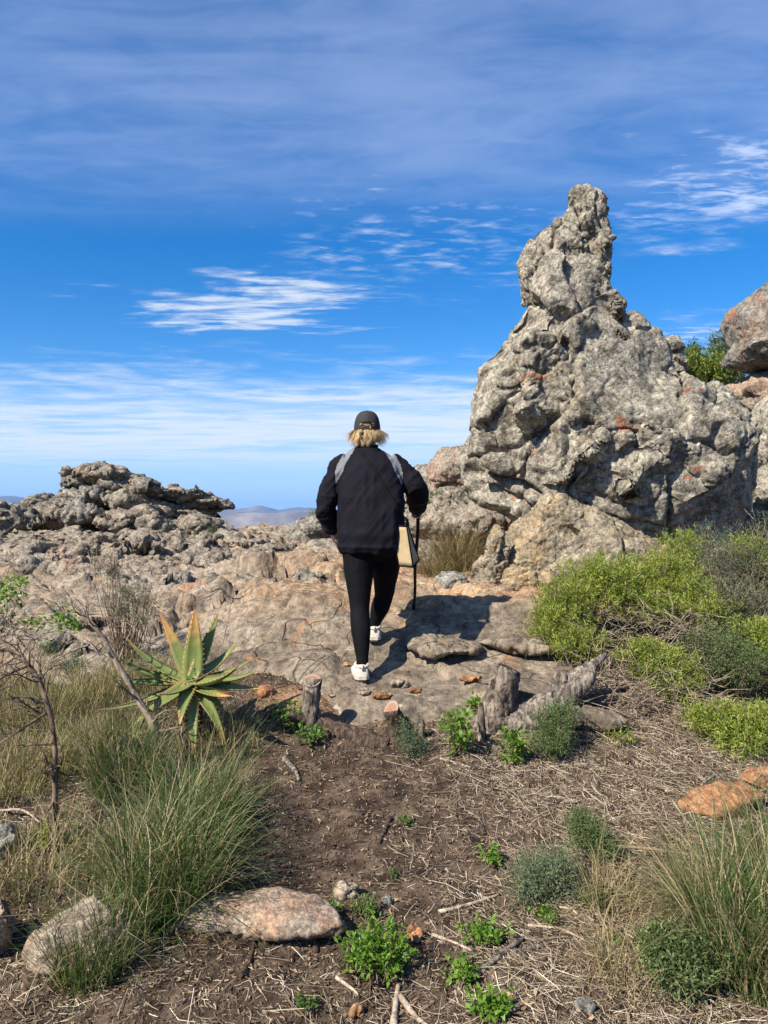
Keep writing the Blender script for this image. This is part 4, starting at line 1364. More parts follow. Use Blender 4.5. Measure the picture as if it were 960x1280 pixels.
    co, nr = coords(me)
    rip = fbm(co @ euler(0, .5, 0).T * np.array([7, 7, 16]), 501, 2) * .003 + fbm(co * np.array([14, 14, 5]), 503, 2) * .003
    co += nr * rip[:, None]
    me.vertices.foreach_set("co", co.astype(np.float32).ravel())
    set_smooth(me)
    obj("leggings", me, M['leggings'], root)

    # ---- jacket
    J = [loft([(A(466, 691, 4.985), .205, .150), (A(466, 684, 4.985), .220, .160), (A(466, 668, 4.985), .222, .168), (A(465, 645, 4.99), .212, .158), (A(464, 620, 5.01), .212, .148), (A(463, 600, 5.035), .206, .138),
               (A(461, 586, 5.055), .200, .124), (A(460, 575, 5.075), .172, .105), (A(459, 567, 5.095), .118, .088), (A(458, 560, 5.11), .070, .070)], 40, 2.5)]
    J.append(limb([shL + [.05, 0, .025], shL + [.006, 0, -.006], shL * .5 + elL * .5, elL, elL * .4 + wrL * .6, wrL + unit(wrL - elL) * .008], [.070, .073, .070, .065, .056, .044], 20))
    J.append(limb([shR + [-.05, 0, .025], shR + [-.006, 0, -.006], shR * .5 + elR * .5, elR, elR * .45 + wrR * .55, wrR + unit(wrR - elR) * .03], [.070, .073, .072, .068, .061, .048], 20))
    me = fuse(J, .0075, 16)
    co, nr = coords(me)
    lower = sstep(A(0, 560, 5)[2], A(0, 690, 5)[2], co[:, 2])
    diag = co @ euler(0, .9, 0).T
    d = fbm(co * np.array([9, 9, 3.2]), 511, 2, .5, True) * .014 * (0.35 + lower)
    d += fbm(diag * np.array([3, 6, 13]), 513, 2, .5, True) * .009
    d += fbm(co * 30, 515, 2) * .0005
    armz = np.abs(co[:, 0] - A(462, 0, 5)[0]) > .225
    d += np.where(armz, fbm(co * np.array([8, 8, 22]), 517, 2, .5, True) * .009, 0)
    hem = A(0, 683, 4.99)[2]
    d += np.where(~armz, np.exp(-((co[:, 2] - hem) / .012) ** 2) * .006, 0)
    co += nr * d[:, None]
    me.vertices.foreach_set("co", co.astype(np.float32).ravel())
    set_smooth(me)
    jk = obj("jacket", me, M['jacket'], root)

    # grey shoulder panels: strips of the jacket's own surface, laid 2 mm over it
    co, nr = coords(me)
    ppx = CX + co[:, 0] / co[:, 1] * F_PX
    ppy = HORIZON - (co[:, 2] - EYE) / co[:, 1] * F_PX
    fq = np.array([list(p.vertices) for p in me.polygons if len(p.vertices) == 4])
    for s, cl in ((-1, [(560, 440), (568, 434), (580, 427), (595, 422), (606, 420)]), (1, [(560, 481), (568, 488), (580, 495), (595, 500), (606, 502)])):
        cl = np.array(cl, float)
        mid = np.interp(ppy, cl[:, 0], cl[:, 1])
        wdt = np.interp(ppy, [558, 566, 590, 606], [4.0, 6.0, 5.5, 1.0])
        ok = (np.abs(ppx - mid) < wdt) & (ppy < 606) & (ppy > 556)
        keep = fq[ok[fq].all(1)]
        ids = np.unique(keep)
        mp = np.full(len(co), -1)
        mp[ids] = np.arange(len(ids))
        obj("shoulder_panel", mesh_np("shoulder_panel", co[ids] + nr[ids] * .0025, mp[keep], True), M['panel'], jk)

    # collar round the neck and elastic hem
    ring = [np.array([A(458, 560, 5.11)[0] + .070 * math.cos(a), 5.11 + .070 * math.sin(a), A(458, 560, 5.11)[2] + .012 + .010 * math.sin(a)]) for a in np.linspace(0, 2 * math.pi, 25)]
    obj("collar", mesh_np("collar", *tube(ring, .012, 8, False), smooth=True), M['jacket'], jk)

    # ---- cross-body strap lying on the jacket back
    bvh = BVHTree.FromPolygons([Vector(v) for v in co], [list(map(int, f)) for f in fq])
    line, _ = smooth_path([A(448, 563, 5)[[0, 2]].tolist() + [0], A(456, 572, 5)[[0, 2]].tolist() + [0], A(474, 598, 5)[[0, 2]].tolist() + [0], A(492, 628, 5)[[0, 2]].tolist() + [0], A(504, 650, 5)[[0, 2]].tolist() + [0]], [0] * 5, 8)
    sv = []
    for k, (x, z, _u) in enumerate(line):
        t = unit(line[min(k + 1, len(line) - 1)] - line[max(k - 1, 0)])
        for s in (-1, 1):
            q = Vector((x - s * t[1] * .011, 3.5, z + s * t[0] * .011))
            hit = bvh.ray_cast(q, Vector((0, 1, 0)))[0]
            sv.append((q.x, (hit.y if hit else 4.98) - .004, q.z))
    n = len(line)
    sv = np.array(sv)
    back = sv + [0, .003, 0]
    f = [[2 * k, 2 * k + 2, 2 * k + 3, 2 * k + 1] for k in range(n - 1)]
    f += [[2 * k, 2 * n + 2 * k, 2 * n + 2 * k + 2, 2 * k + 2] for k in range(n - 1)] + [[2 * k + 1, 2 * k + 3, 2 * n + 2 * k + 3, 2 * n + 2 * k + 1] for k in range(n - 1)]
    strap_v, strap_f = np.concatenate([sv, back]), np.array(f)

    # ---- canvas bag on the right hip
    cb = A(516.5, 709, 4.80)
    wide, narrow = unit(np.array([-.93, .36, .0])), unit(np.array([.50, .86, 0.0]))
    wide = wide + up * .06
    upv = unit(np.array([-.20, .06, .95]))
    Wd, Nw, Hh = .100, .080, .265
    bag = empty("canvas_bag", cb, "natural canvas cross-body bag with black edging hanging at the walker's hip", "bag")
    c0 = [cb, cb + wide * Wd, cb + wide * Wd + narrow * Nw, cb + narrow * Nw + up * .045]
    ins = narrow * Nw * .36
    c1 = [cb + upv * Hh + ins, cb + wide * Wd + upv * Hh + ins, cb + wide * Wd + narrow * Nw + upv * Hh - ins, cb + narrow * Nw + upv * Hh - ins]
    bm = bmesh.new()
    vs = [bm.verts.new(v) for v in c0 + c1]
    for q in ((0, 1, 2, 3), (7, 6, 5, 4), (0, 4, 5, 1), (1, 5, 6, 2), (2, 6, 7, 3), (3, 7, 4, 0)):
        bm.faces.new([vs[i] for i in q])
    bmesh.ops.subdivide_edges(bm, edges=bm.edges, cuts=7, use_grid_fill=True)
    bmesh.ops.recalc_face_normals(bm, faces=bm.faces)
    bm.normal_update()
    for v in bm.verts:
        nn = fbm(np.array([[*v.co]]) * 9, 521, 2)[0]
        v.co += v.normal * nn * .008
    me = bpy.data.meshes.new("canvas_body")
    bm.to_mesh(me)
    bm.free()
    set_smooth(me)
    obj("canvas_body", me, M['canvas'], bag)
    E = [tube([a, (a + b) / 2 + [0, 0, .0], b], .0055, 6) for a, b in ((c0[0], c1[0]), (c0[3], c1[3]), (c0[0], c0[3]), (c1[0], c1[3]), (c0[2], c1[2]), (c0[1], c1[1]), (c0[0], c0[1]), (c1[0], c1[1]))]
    v, fcs = merge(E)
    obj("edging", mesh_np("edging", v, fcs, True), M['piping'], bag)
    obj("strap", mesh_np("strap", strap_v, strap_f, True), M['piping'], bag)
    tb = (c1[0] + c1[3]) / 2
    lp, lr = smooth_path([tb, tb + [-.005, -.01, .04], np.array(sv[-1]) + [.0, -.004, .01], np.array(sv[-3])], [.012, .014, .011, .009])
    obj("strap_loop", mesh_np("strap_loop", *tube(lp, lr, 8, True, .5), smooth=True), M['piping'], bag)

    # ---- shoes
    for a, yaw, z0, pitch in ((ankL, .12, zl, 0.05), (ankR, .04, zr, 0.10)):
        shoe = empty("shoe", (0, 0, 0), None, None)
        shoe.parent = root
        shoe.location = Vector((a[0], a[1] - .06, z0)) - root.location
        R = euler(pitch, 0, yaw)
        org = np.array([a[0], a[1] - .06, z0])
        prof = [(-.008, .030, .012, .060), (.0, .038, .012, .082), (.03, .042, .012, .098), (.06, .042, .012, .094), (.10, .042, .012, .078), (.15, .047, .012, .062), (.20, .048, .012, .050), (.235, .040, .012, .042), (.258, .024, .012, .030)]
        rings = []
        nn = 24
        an = np.arange(nn) * 2 * math.pi / nn
        for y, w, zb, zt in prof:
            cz, hz = (zb + zt) / 2, (zt - zb) / 2
            rings.append(np.stack([np.sign(np.cos(an)) * np.abs(np.cos(an)) ** .75 * w, np.full(nn, y), cz + np.sign(np.sin(an)) * np.abs(np.sin(an)) ** .8 * hz], 1))
        V = np.concatenate(rings + [rings[0].mean(0)[None], rings[-1].mean(0)[None]])
        i = np.arange(nn)
        j = (i + 1) % nn
        m = len(prof)
        Q = np.concatenate([np.stack([k * nn + i, k * nn + j, (k + 1) * nn + j, (k + 1) * nn + i], 1) for k in range(m - 1)])
        T = np.concatenate([np.stack([np.full(nn, m * nn), j, i], 1), np.stack([np.full(nn, m * nn + 1), (m - 1) * nn + i, (m - 1) * nn + j], 1)])

        def put(nm, V, F, mat, sm=True):
            me = mesh_np(nm, V @ R.T, F, sm)
            o = bpy.data.objects.new(nm, me)
            COL.objects.link(o)
            me.materials.append(mat)
            o.parent = shoe
            return o
        put("upper", V, [Q, T], M['shoe'])
        ys = np.linspace(-.016, .268, 16)
        wd = np.interp(ys, [p[0] for p in prof], [p[1] for p in prof]) + .006
        wd[0], wd[-1] = .024, .018
        for nm, za, zb, mt, gr in (("midsole", .012, .034, M['sole'], 0.0), ("tread", .0, .012, M['sole_dark'], -.003)):
            top, bot = [], []
            out = [(-w - gr, y) for y, w in zip(ys, wd)] + [(w + gr, y) for y, w in zip(ys[::-1], wd[::-1])]
            V2 = np.array([[x, y, zb + .012 * max(0, (y - .2) / .07)] for x, y in out] + [[x, y, za + .012 * max(0, (y - .2) / .07)] for x, y in out])
            k = len(out)
            ii = np.arange(k)
            jj = (ii + 1) % k
            side = np.stack([k + ii, k + jj, jj, ii], 1)
            cap = np.stack([np.arange(15), np.arange(1, 16), 30 - np.arange(15), 31 - np.arange(15)], 1)
            put(nm, V2, [np.concatenate([side, cap[:, ::-1], cap + k])], mt, False)
        tabv, tabf = tube([[0, -.004, .07], [0, -.010, .09], [0, -.006, .108]], [.010, .012, .006], 8, True, .4)
        put("heel_tab", tabv, tabf, M['sole'])
        cuff = [np.array([.040 * math.cos(q), .045 + .045 * math.sin(q), .094 + .006 * math.sin(q)]) for q in np.linspace(0, 2 * math.pi, 21)]
        cv, cf = tube(cuff, .010, 8, False)
        put("cuff", cv, cf, M['sole'])
        for q in (.10, .13, .16):
            lv, lf = tube([[-.03, q, .060 + (.16 - q) * .4], [0, q + .005, .074 + (.16 - q) * .45], [.03, q, .060 + (.16 - q) * .4]], .0035, 6)
            put("lace", lv, lf, M['panel'])

    # ---- cap
    cc = A(459, 535, 5.145)
    rs = np.random.RandomState(61)
    n, m = 40, 18
    V = []
    rx, ry, rz = .091, .108, .118
    for k in range(m + 1):
        t = k / m * math.pi / 2
        for j in range(n):
            a = 2 * math.pi * j / n
            seam = 1 - .012 * math.exp(-((((a + math.pi / 6) % (math.pi / 3)) - math.pi / 6) / .05) ** 2) * math.cos(t)
            prof_r = math.cos(t) ** .62
            V.append(cc + np.array([rx * prof_r * math.cos(a) * seam, ry * prof_r * math.sin(a) * seam, -.020 + (rz + .016) * math.sin(t) ** 1.0]))
    V = np.array(V)
    i = np.arange(n)
    j = (i + 1) % n
    Q = np.concatenate([np.stack([k * n + i, k * n + j, (k + 1) * n + j, (k + 1) * n + i], 1) for k in range(m)])
    cen = V[Q].mean(1) - cc
    hole = (cen[:, 1] < -.05) & ((cen[:, 0] / .034) ** 2 + ((cen[:, 2] - .004) / .026) ** 2 < 1) & (cen[:, 2] > -.002)
    me = mesh_np("cap", V, Q[~hole], True)
    capo = obj("cap", me, M['cap'], root)
    sd_ = capo.modifiers.new("thickness", 'SOLIDIFY')
    sd_.thickness = .003
    rim = [cc + np.array([(rx + .001) * math.cos(a), (ry + .001) * math.sin(a), -.020]) for a in np.linspace(0, 2 * math.pi, 41)]
    obj("sweatband", mesh_np("sweatband", *tube(rim, .0045, 8, False), smooth=True), M['cap'], capo)
    arch = [cc + np.array([.034 * math.cos(a), -math.sqrt(max(0, 1 - (.034 * math.cos(a) / rx) ** 2)) * ry * .985 - .002, .0 + .027 * math.sin(a)]) for a in np.linspace(0, math.pi, 15)]
    obj("opening_trim", mesh_np("opening_trim", *tube(arch, .0035, 6), smooth=True), M['piping'], capo)
    obj("button", mesh_np("button", *ball(cc + up * .113, (.009, .009, .006)), smooth=True), M['cap'], capo)
    bv = []
    for k in range(9):
        t = k / 8
        for a in np.linspace(.18, math.pi - .18, 17):
            bv.append(cc + np.array([(rx * (1 + .05 * t)) * math.cos(a), ry * math.sin(a) + t * .075 * math.sin(a) ** .7, -.020 - .022 * t * t - .018 * t * math.cos(a) ** 2]))
    q = [[k * 17 + b, k * 17 + b + 1, (k + 1) * 17 + b + 1, (k + 1) * 17 + b] for k in range(8) for b in range(16)]
    br = obj("brim", mesh_np("brim", np.array(bv), np.array(q), True), M['cap'], capo)
    sd_ = br.modifiers.new("thickness", 'SOLIDIFY')
    sd_.thickness = .003

    # ---- hair: a bob blown outward below the cap
    N = 2200
    a = rs.uniform(-math.pi * 1.12, math.pi * .12, N)
    lay = rs.rand(N)
    b0 = np.stack([cc[0] + .085 * np.cos(a) * (.80 + .2 * lay), cc[1] + .098 * np.sin(a) * (.80 + .2 * lay), cc[2] - .002 - .012 * lay], 1)
    outd = np.stack([np.cos(a) * 1.15, np.sin(a) * .9, np.zeros(N)], 1)
    lock = fbm(np.stack([a * 3.2, np.zeros(N), np.zeros(N)], 1), 541, 3)
    # strands gather into locks that wave and end at different heights
    K = 70
    la = rs.uniform(-math.pi * 1.12, math.pi * .12, K)
    own = np.argmin(np.abs(a[:, None] - la[None]) + rs.uniform(0, .12, (N, K)), 1)
    lk = rs.normal(0, 1, (K, 5))
    Lh = .092 + .020 * lk[own, 0].clip(-1.6, 1.4) + rs.uniform(-.018, .012, N)
    flare = (.038 + .014 * lk[own, 1]) * (.45 + .6 * lay)
    seg = 9
    tang = np.stack([-np.sin(a), np.cos(a), np.zeros(N)], 1)
    w = rs.uniform(.0008, .0019, N)
    rows = []
    frizz = rs.normal(0, .0035, (N, 3))
    for k in range(seg + 1):
        t = k / seg
        gather = (la[own] - a) * .085 * t * .75
        wave = .014 * t * np.sin(t * 8.5 + lk[own, 2] * 3) * (.5 + .5 * np.abs(lk[own, 3]))
        kick = .020 * t ** 3 * np.clip(lk[own, 4], -1, 1.5)
        p = b0 + outd * (flare * math.sin(t * math.pi * .66) * 1.1 + kick)[:, None] - up * (Lh * t)[:, None] + tang * (gather + wave)[:, None] + frizz * t
        ww = (w * (1 - .75 * t ** 2))[:, None]
        rows += [p - tang * ww, p + tang * ww]
    V = np.stack(rows, 1).reshape(-1, 3)
    bb = (np.arange(N) * 2 * (seg + 1))[:, None]
    q = np.array([[2 * k, 2 * k + 1, 2 * k + 3, 2 * k + 2] for k in range(seg)])
    strands = (V, [(bb[:, None, :] + q[None]).reshape(-1, 4)])
    under = loft([(cc - up * .098, .060, .062), (cc - up * .085, .088, .084), (cc - up * .06, .098, .094), (cc - up * .03, .092, .097), (cc + up * .02, .082, .094), (cc + up * .06, .06, .07)], 28, 2)
    flk = leaves(np.stack([cc[0] + rs.uniform(-.028, .028, 60), np.full(60, cc[1] - .100), cc[2] + rs.uniform(.0, .02, 60)], 1), rs.normal(size=(60, 3)) * [1, .1, .3] - [0, .02, .2], .03, .006, rs)
    v, fcs = merge([strands, under, flk])
    obj("hair", mesh_np("hair", v, fcs), M['hair'], root)


make_walker()

# ------------------------------------------------------------------ stumps and dead wood
def on_ground(px, py, lift=0.0):
    p = foot(px, py)
    return p + np.array([0, 0, lift])


def gnarled(pts, radii, seed, n=26, rough=0.12, k=12):
    p, r = smooth_path(pts, radii, k)
    V, F = tube(p, r, n, True)
    m = len(p) * n
    ctr = np.repeat(p, n, 0)
    d = V[:m] - ctr
    nz = 1 + rough * 1.2 * fbm(V[:m] * 16 + seed, seed, 3, .6) + rough * 1.3 * fbm(V[:m] * np.array([46, 46, 14]), seed + 3, 3, .6, True)
    V[:m] = ctr + d * nz[:, None]
    return V, F


def disc(c, nrm, r, seed=0, n=22, ecc=1.0):
    nrm = unit(np.asarray(nrm, float))
    a = unit(np.cross(nrm, [0, 0, 1.0] if abs(nrm[2]) < .9 else [1.0, 0, 0]))
    b = np.cross(nrm, a)
    rs = np.random.RandomState(seed)
    an = np.arange(n) * 2 * math.pi / n
    rr = r * (1 + .05 * np.sin(an * 2 + seed) + .03 * rs.uniform(-1, 1, n))
    rim = c + (np.cos(an) * rr)[:, None] * a + (np.sin(an) * rr * ecc)[:, None] * b
    V = np.concatenate([rim, rim - nrm * .008, (c + nrm * .002)[None]])
    i = np.arange(n)
    j = (i + 1) % n
    return V, [np.stack([i, i + n, j + n, j], 1), np.stack([np.full(n, 2 * n), i, j], 1)]


def build_stumps():
    # upright stub with a sawn top, its trunk lying to the right
    b = on_ground(386, 912)
    Y = b[1]
    top = at(390, 852, Y + .02)
    st = empty("cut_stump", b, "upright sawn-off stump with ringed cut face and a dark limb lying beside it", "stump")
    ax = unit(top - b)
    r = 11.5 * Y / F_PX
    obj("upright_stub", mesh_np("upright_stub", *gnarled([b - ax * .06, b + ax * .06, (b + top) / 2, top + ax * .012 + np.array([0, .02, 0])], [r * 1.25, r * 1.12, r, r * .98], 601), smooth=True), M['bark'], st)
    obj("cut_face", mesh_np("cut_face", *disc(top + ax * .010 + np.array([0, -.012, 0]), ax + [0, -.95, .0], r * .90, 1)), M['cut'], st)
    e = on_ground(482, 934)
    obj("fallen_limb", mesh_np("fallen_limb", *gnarled([b + [.0, .03, .03], b * .6 + e * .4 + [0, .03, .012], b * .25 + e * .75 + [0, .03, .0], e + [.02, .03, .0]], [.050, .046, .050, .03], 603, rough=.22), smooth=True), M['bark_dark'], st)
    obj("side_knob", mesh_np("side_knob", *gnarled([b + [-.01, -.02, .05], b + [-.07, -.05, .08], b + [-.10, -.06, .10]], [.03, .026, .022], 605), smooth=True), M['bark_dark'], st)
    # short stub with a reddish slanting cut
    b = on_ground(497, 925)
    Y = b[1]
    top = at(489, 888, Y - .03)
    ax = unit(top - b)
    st = empty("cut_stub", b, "short stub with a slanting reddish saw cut and torn bark behind", "stump")
    obj("stub", mesh_np("stub", *gnarled([b - ax * .05, (b + top) / 2 + [.015, 0, 0], top], [.06, .052, .043], 611), smooth=True), M['bark_dark'], st)
    obj("cut_face", mesh_np("cut_face", *disc(top + ax * .005, ax * .5 + np.array([-.62, -.65, .25]), .047, 4, 22, 1.1)), M['cut'], st)
    for k, (dx, h) in enumerate(((.06, .12), (.09, .09), (.12, .13))):
        obj("bark_splinter", mesh_np("bark_splinter", *gnarled([b + [dx, .03, -.02], b + [dx + .01, .02, h * .6], b + [dx - .015, .0, h]], [.022, .018, .006], 613 + k, 8), smooth=True), M['bark'], st)
    # thick leaning stump
    b = on_ground(612, 908)
    Y = b[1]
    top = at(636, 836, Y + .06)
    ax = unit(top - b)
    st = empty("leaning_stump", b, "thick rough-barked stump leaning right with a dark broken top", "stump")
    obj("trunk", mesh_np("trunk", *gnarled([b - ax * .08, b + ax * .05, b * .5 + top * .5, top - ax * .02, top], [.098, .088, .078, .074, .066], 621, 40, .16, 16), smooth=True), M['bark'], st)
    obj("broken_top", mesh_np("broken_top", *disc(top + ax * .004, ax + [.15, .1, 0], .064, 7)), M['bark_dark'], st)
    for k, (a, h) in enumerate(((2.3, .05), (3.0, .035), (3.8, .03))):
        q = top + np.array([math.cos(a) * .055, math.sin(a) * .055, -.02])
        obj("bark_splinter", mesh_np("bark_splinter", *gnarled([q, q + ax * h * .5, q + ax * h], [.018, .014, .004], 625 + k, 8), smooth=True), M['bark'], st)
    # grey splintered log
    b = on_ground(652, 912)
    Y = b[1]
    mid = at(706, 862, Y + .08)
    st = empty("splintered_log", b, "weathered grey log split into two prongs pointing up to the right", "log")
    t1, t2 = at(757, 818, Y + .18), at(742, 832, Y + .05)
    obj("log", mesh_np("log", *gnarled([b - (mid - b) * .15, b * .5 + mid * .5, mid, mid * .45 + t1 * .55, t1], [.085, .076, .064, .036, .014], 631, 40, .22, 16), smooth=True), M['dead_wood'], st)
    obj("prong", mesh_np("prong", *gnarled([b * .2 + mid * .8 + [.0, -.03, -.03], mid + [.03, -.05, .0], mid * .4 + t2 * .6 + [.02, -.03, -.02], t2], [.05, .045, .036, .016], 633, 32, .26, 14), smooth=True), M['dead_wood'], st)
    obj("broken_knot", mesh_np("broken_knot", *gnarled([mid + [-.03, 0, .03], mid + [-.02, -.01, .075], mid + [.0, -.01, .095]], [.05, .044, .02], 635, 14, .25), smooth=True), M['bark'], st)
    # thin stake
    b = on_ground(602, 924)
    o = obj("wooden_stake", mesh_np("wooden_stake", *gnarled([b - [0, 0, .04], b + [.0, .0, .08], at(601, 878, b[1])], [.022, .020, .014], 641, 10, .12), smooth=True), M['bark'])
    tag(o, "thin grey wooden stake standing in front of the thick leaning stump", "stake")


build_stumps()


def ground_path(pts, lift=0.006):
    return [on_ground(px, py, lift + (h if len(q) > 2 else 0)) for q in pts for px, py, h in [(q[0], q[1], q[2] if len(q) > 2 else 0)]]


STICKS = [  # outline in the picture plane -> laid on the ground; radius m, material, label
    ([(548, 1142), (585, 1134), (625, 1121)], .0075, 'pale_branch', "pale straight stick lying above the forked twigs"),
    ([(650, 1110), (672, 1122), (700, 1128), (722, 1146)], .007, 'pale_branch', "wavy bleached root bending toward the grey-green shrublet"),
    ([(655, 1128), (690, 1135), (718, 1140)], .006, 'pale_branch', "bleached root running beside the wavy one"),
    ([(540, 1170), (565, 1180), (590, 1190)], .006, 'pale_branch', "short bleached stick right of the orange pebble"),
    ([(660, 1158), (700, 1163), (735, 1180)], .006, 'pale_branch', "long pale stick right of the young green weeds"),
    ([(590, 1228), (620, 1205), (650, 1180), (662, 1172)], .011, 'dead_wood', "thick grey branch with rough bark by the young weeds"),
    ([(640, 1196), (665, 1190), (688, 1180)], .009, 'dead_wood', "stubby grey branch beside the thick one"),
    ([(492, 1290), (495, 1255), (498, 1235)], .011, 'pale_branch', "upright prong of forked bleached branch at the soil's edge"),
    ([(500, 1250), (520, 1275), (540, 1292)], .010, 'pale_branch', "bleached branch slanting away from the forked prong"),
    ([(420, 1224), (440, 1240), (448, 1246)], .006, 'pale_branch', "short white stick below the bright weed clump"),
    ([(488, 1025), (480, 1043), (474, 1056)], .011, 'bark_dark', "dark charred stick on the bare soil"),
    ([(355, 950), (368, 965), (374, 978)], .014, 'dead_wood', "flat grey wood splinter below the upright stump"),
    ([(605, 1046), (602, 1036), (590, 1028)], .010, 'bark_dark', "dark stick stub among straw near the green seedling"),
    ([(550, 950), (570, 955), (588, 962)], .007, 'pale_branch', "pale twig in front of the leafy sprig"),
    ([(388, 1165), (395, 1185), (396, 1194)], .010, 'bark_dark', "dark bark strip below the long pinkish stone"),
    ([(300, 1225), (312, 1205), (318, 1180)], .009, 'bark_dark', "dark root emerging under the long pinkish stone"),
    ([(880, 988, .03), (897, 984, .05), (925, 990, .05), (938, 1000, .02)], .006, 'dead_wood', "curled dead twig arching over the flat red stone"),
    ([(862, 1005), (880, 1015), (905, 1028)], .007, 'dead_wood', "grey twig lying in front of the flat red stone"),
    ([(700, 1084, .03), (770, 1076, .05), (860, 1082, .04), (940, 1092, .03)], .006, 'grass_straw', "long dry reed stem bent across the shrublets"),
    ([(0, 1015, .0), (30, 1030, .05), (60, 1045, .02)], .006, 'pale_branch', "pale bare twig at the foot of the left shrub"),
]
for k, (pts, r, m, lab) in enumerate(STICKS):
    g_ = ground_path(pts, r * .7)
    o = obj("stick", mesh_np("stick", *gnarled(g_, list(np.linspace(r, r * .55, len(g_))), 700 + k, 8, .18, 6), smooth=True), M[m])
    tag(o, lab, "stick")


# ------------------------------------------------------------------ plants
def add_along(me, nper, rows, two=True):
    """store how far along its blade each vertex sits"""
    k = np.repeat(np.linspace(0, 1, rows), 2 if two else 1)
    a = me.attributes.new("along", 'FLOAT', 'POINT')
    v = np.tile(k, len(me.vertices) // len(k))
    a.data.foreach_set("value", v.astype(np.float32))


def tussock(name, px, py, n, L, W, rbase, spread, droop, mat, label, seed, dry=0.0, lean=(0, 0), seg=6, cat="grass tussock", Y=None, group=None, drymat='grass_straw'):
    rs = np.random.RandomState(seed)
    c = on_ground(px, py) if Y is None else np.array([(px - CX) / F_PX * Y, Y, EYE - (py - HORIZON) / F_PX * Y])
    root = empty(name, c, label, cat, group)
    for part, frac, mt in (("green_blades" if dry < 1 else "blades", 1 - dry, mat), ("dry_blades", dry, drymat)):
        m = int(n * frac)
        if m < 5:
            continue
        rr = rbase * np.sqrt(rs.rand(m))
        ph = rs.uniform(0, 2 * math.pi, m)
        bx, by = c[0] + rr * np.cos(ph), c[1] + rr * np.sin(ph)
        bz = ground_v(bx, by) if Y is None else np.full(m, c[2])
        base = np.stack([bx, by, bz - .01], 1)
        hx = np.cos(ph) * rr / rbase + rs.normal(0, .9, m) + lean[0]
        hy = np.sin(ph) * rr / rbase + rs.normal(0, .9, m) + lean[1]
        az = np.arctan2(hy, hx)
        th = np.abs(rs.normal(0, spread, m)) + .04 + .25 * math.hypot(*lean) * rs.rand(m)
        ln = rs.uniform(L[0], L[1], m) * (.55 + .45 * rs.rand(m))
        dr = droop * rs.uniform(.1, 2.1, m) * (1.3 if part == "dry_blades" else 1)
        V, F = blades(base, az, th, ln, W * rs.uniform(.6, 1.3, m), dr, rs, seg)
        o = obj(part, mesh_np(part, V, F), M[mt], root)
        o["kind"] = "stuff"
    return root


def grow(base, lobes, rs, n_tip, shell=.35, up=.5):
    """tip points and outward directions over ellipsoid lobes (px, py, Y, rx px, rz px[, ry m])"""
    P, D = [], []
    vol = np.array([l[3] * l[4] for l in lobes], float)
    cnt = np.maximum(3, (n_tip * vol / vol.sum()).astype(int))
    for l, m in zip(lobes, cnt):
        k = l[2] / F_PX
        r = np.array([l[3] * k, l[5] if len(l) > 5 else l[3] * k * .9, l[4] * k])
        d = unit(rs.normal(size=(m, 3)) + [0, -.25, .35])
        q = rs.rand(m) ** shell
        lump = 1 + .42 * fbm(d * 2.6 + l[0], int(l[0]), 3)
        P.append(at(l[0], l[1], l[2]) + d * r * (q * lump)[:, None])
        D.append(unit(d + np.array([0, 0, up]) + rs.normal(0, .3, (m, 3))))
    return np.concatenate(P), np.concatenate(D)


def stems(base, tips, rs, n, r0=.006, r1=.0015, spread=.05, n_side=4):
    parts = []
    pick = tips[rs.choice(len(tips), min(n, len(tips)), False)]
    for t in pick:
        b = base + np.array([rs.normal(0, spread), rs.normal(0, spread), 0])
        m = b * .45 + t * .55 + rs.normal(0, .05, 3) * np.linalg.norm(t - b) - np.array([0, 0, .04])
        p, r = smooth_path([b, m, t], [r0, (r0 + r1) / 2, r1], 4)
        parts.append(tube(p, r, n_side, False))
    return merge(parts)


def shrub(name, base_px, lobes, mat, label, seed, n_tip, per_tip, L, W, cat="shrub", stem_n=40, r0=.006, stem_mat='twig_dark', base=None, tip_r=.02, up=.5, droop=.05, shell=.45, twigs=0, wide=.45, group=None):
    rs = np.random.RandomState(seed)
    if base is not None:
        b = np.asarray(base, float)
    elif base_px == 'under':
        c = np.mean([at(*l[:3]) for l in lobes], 0)
        b = np.array([c[0], c[1], ground(c[0], c[1])])
    else:
        b = on_ground(*base_px)
        dY = b[1] - np.mean([l[2] for l in lobes]) + .03
        lobes = [(l[0], l[1], l[2] + dY) + tuple(l[3:]) for l in lobes]
    root = empty(name, b, label, cat, group)
    P, D = grow(b, lobes, rs, n_tip, shell, up)
    if stem_n:
        v, f = stems(b - [0, 0, .02], P, rs, stem_n, r0)
        obj("stems", mesh_np("stems", v, f, True), M[stem_mat], root)["kind"] = "stuff"
    m = len(P)
    pos = np.repeat(P, per_tip, 0)
    dr = np.repeat(D, per_tip, 0)
    off = rs.uniform(-1, 0.6, (m * per_tip, 1)) * tip_r * 2
    pos = pos + dr * off + rs.normal(0, tip_r * .35, pos.shape)
    ld = unit(dr * .7 + rs.normal(0, .75, pos.shape))
    sz = rs.uniform(.55, 1.25, m * per_tip)
    V, F = leaves(pos, ld, L * sz, W * sz, rs, .12, droop, wide)
    obj("foliage", mesh_np("foliage", V, F), M[mat], root)["kind"] = "stuff"
    if twigs:
        idx = rs.choice(m, min(twigs, m), False)
        p0 = P[idx] - D[idx] * rs.uniform(.05, .16, (len(idx), 1))
        p1 = P[idx] + D[idx] * rs.uniform(.0, .05, (len(idx), 1)) + rs.normal(0, .03, (len(idx), 3))
        v, f = sticks(p0, p1, rs.uniform(.0012, .0028, len(idx)), rs.normal(0, .012, (len(idx), 3)))
        obj("dry_twigs", mesh_np("dry_twigs", v, f), M['twig'], root)["kind"] = "stuff"
    return root


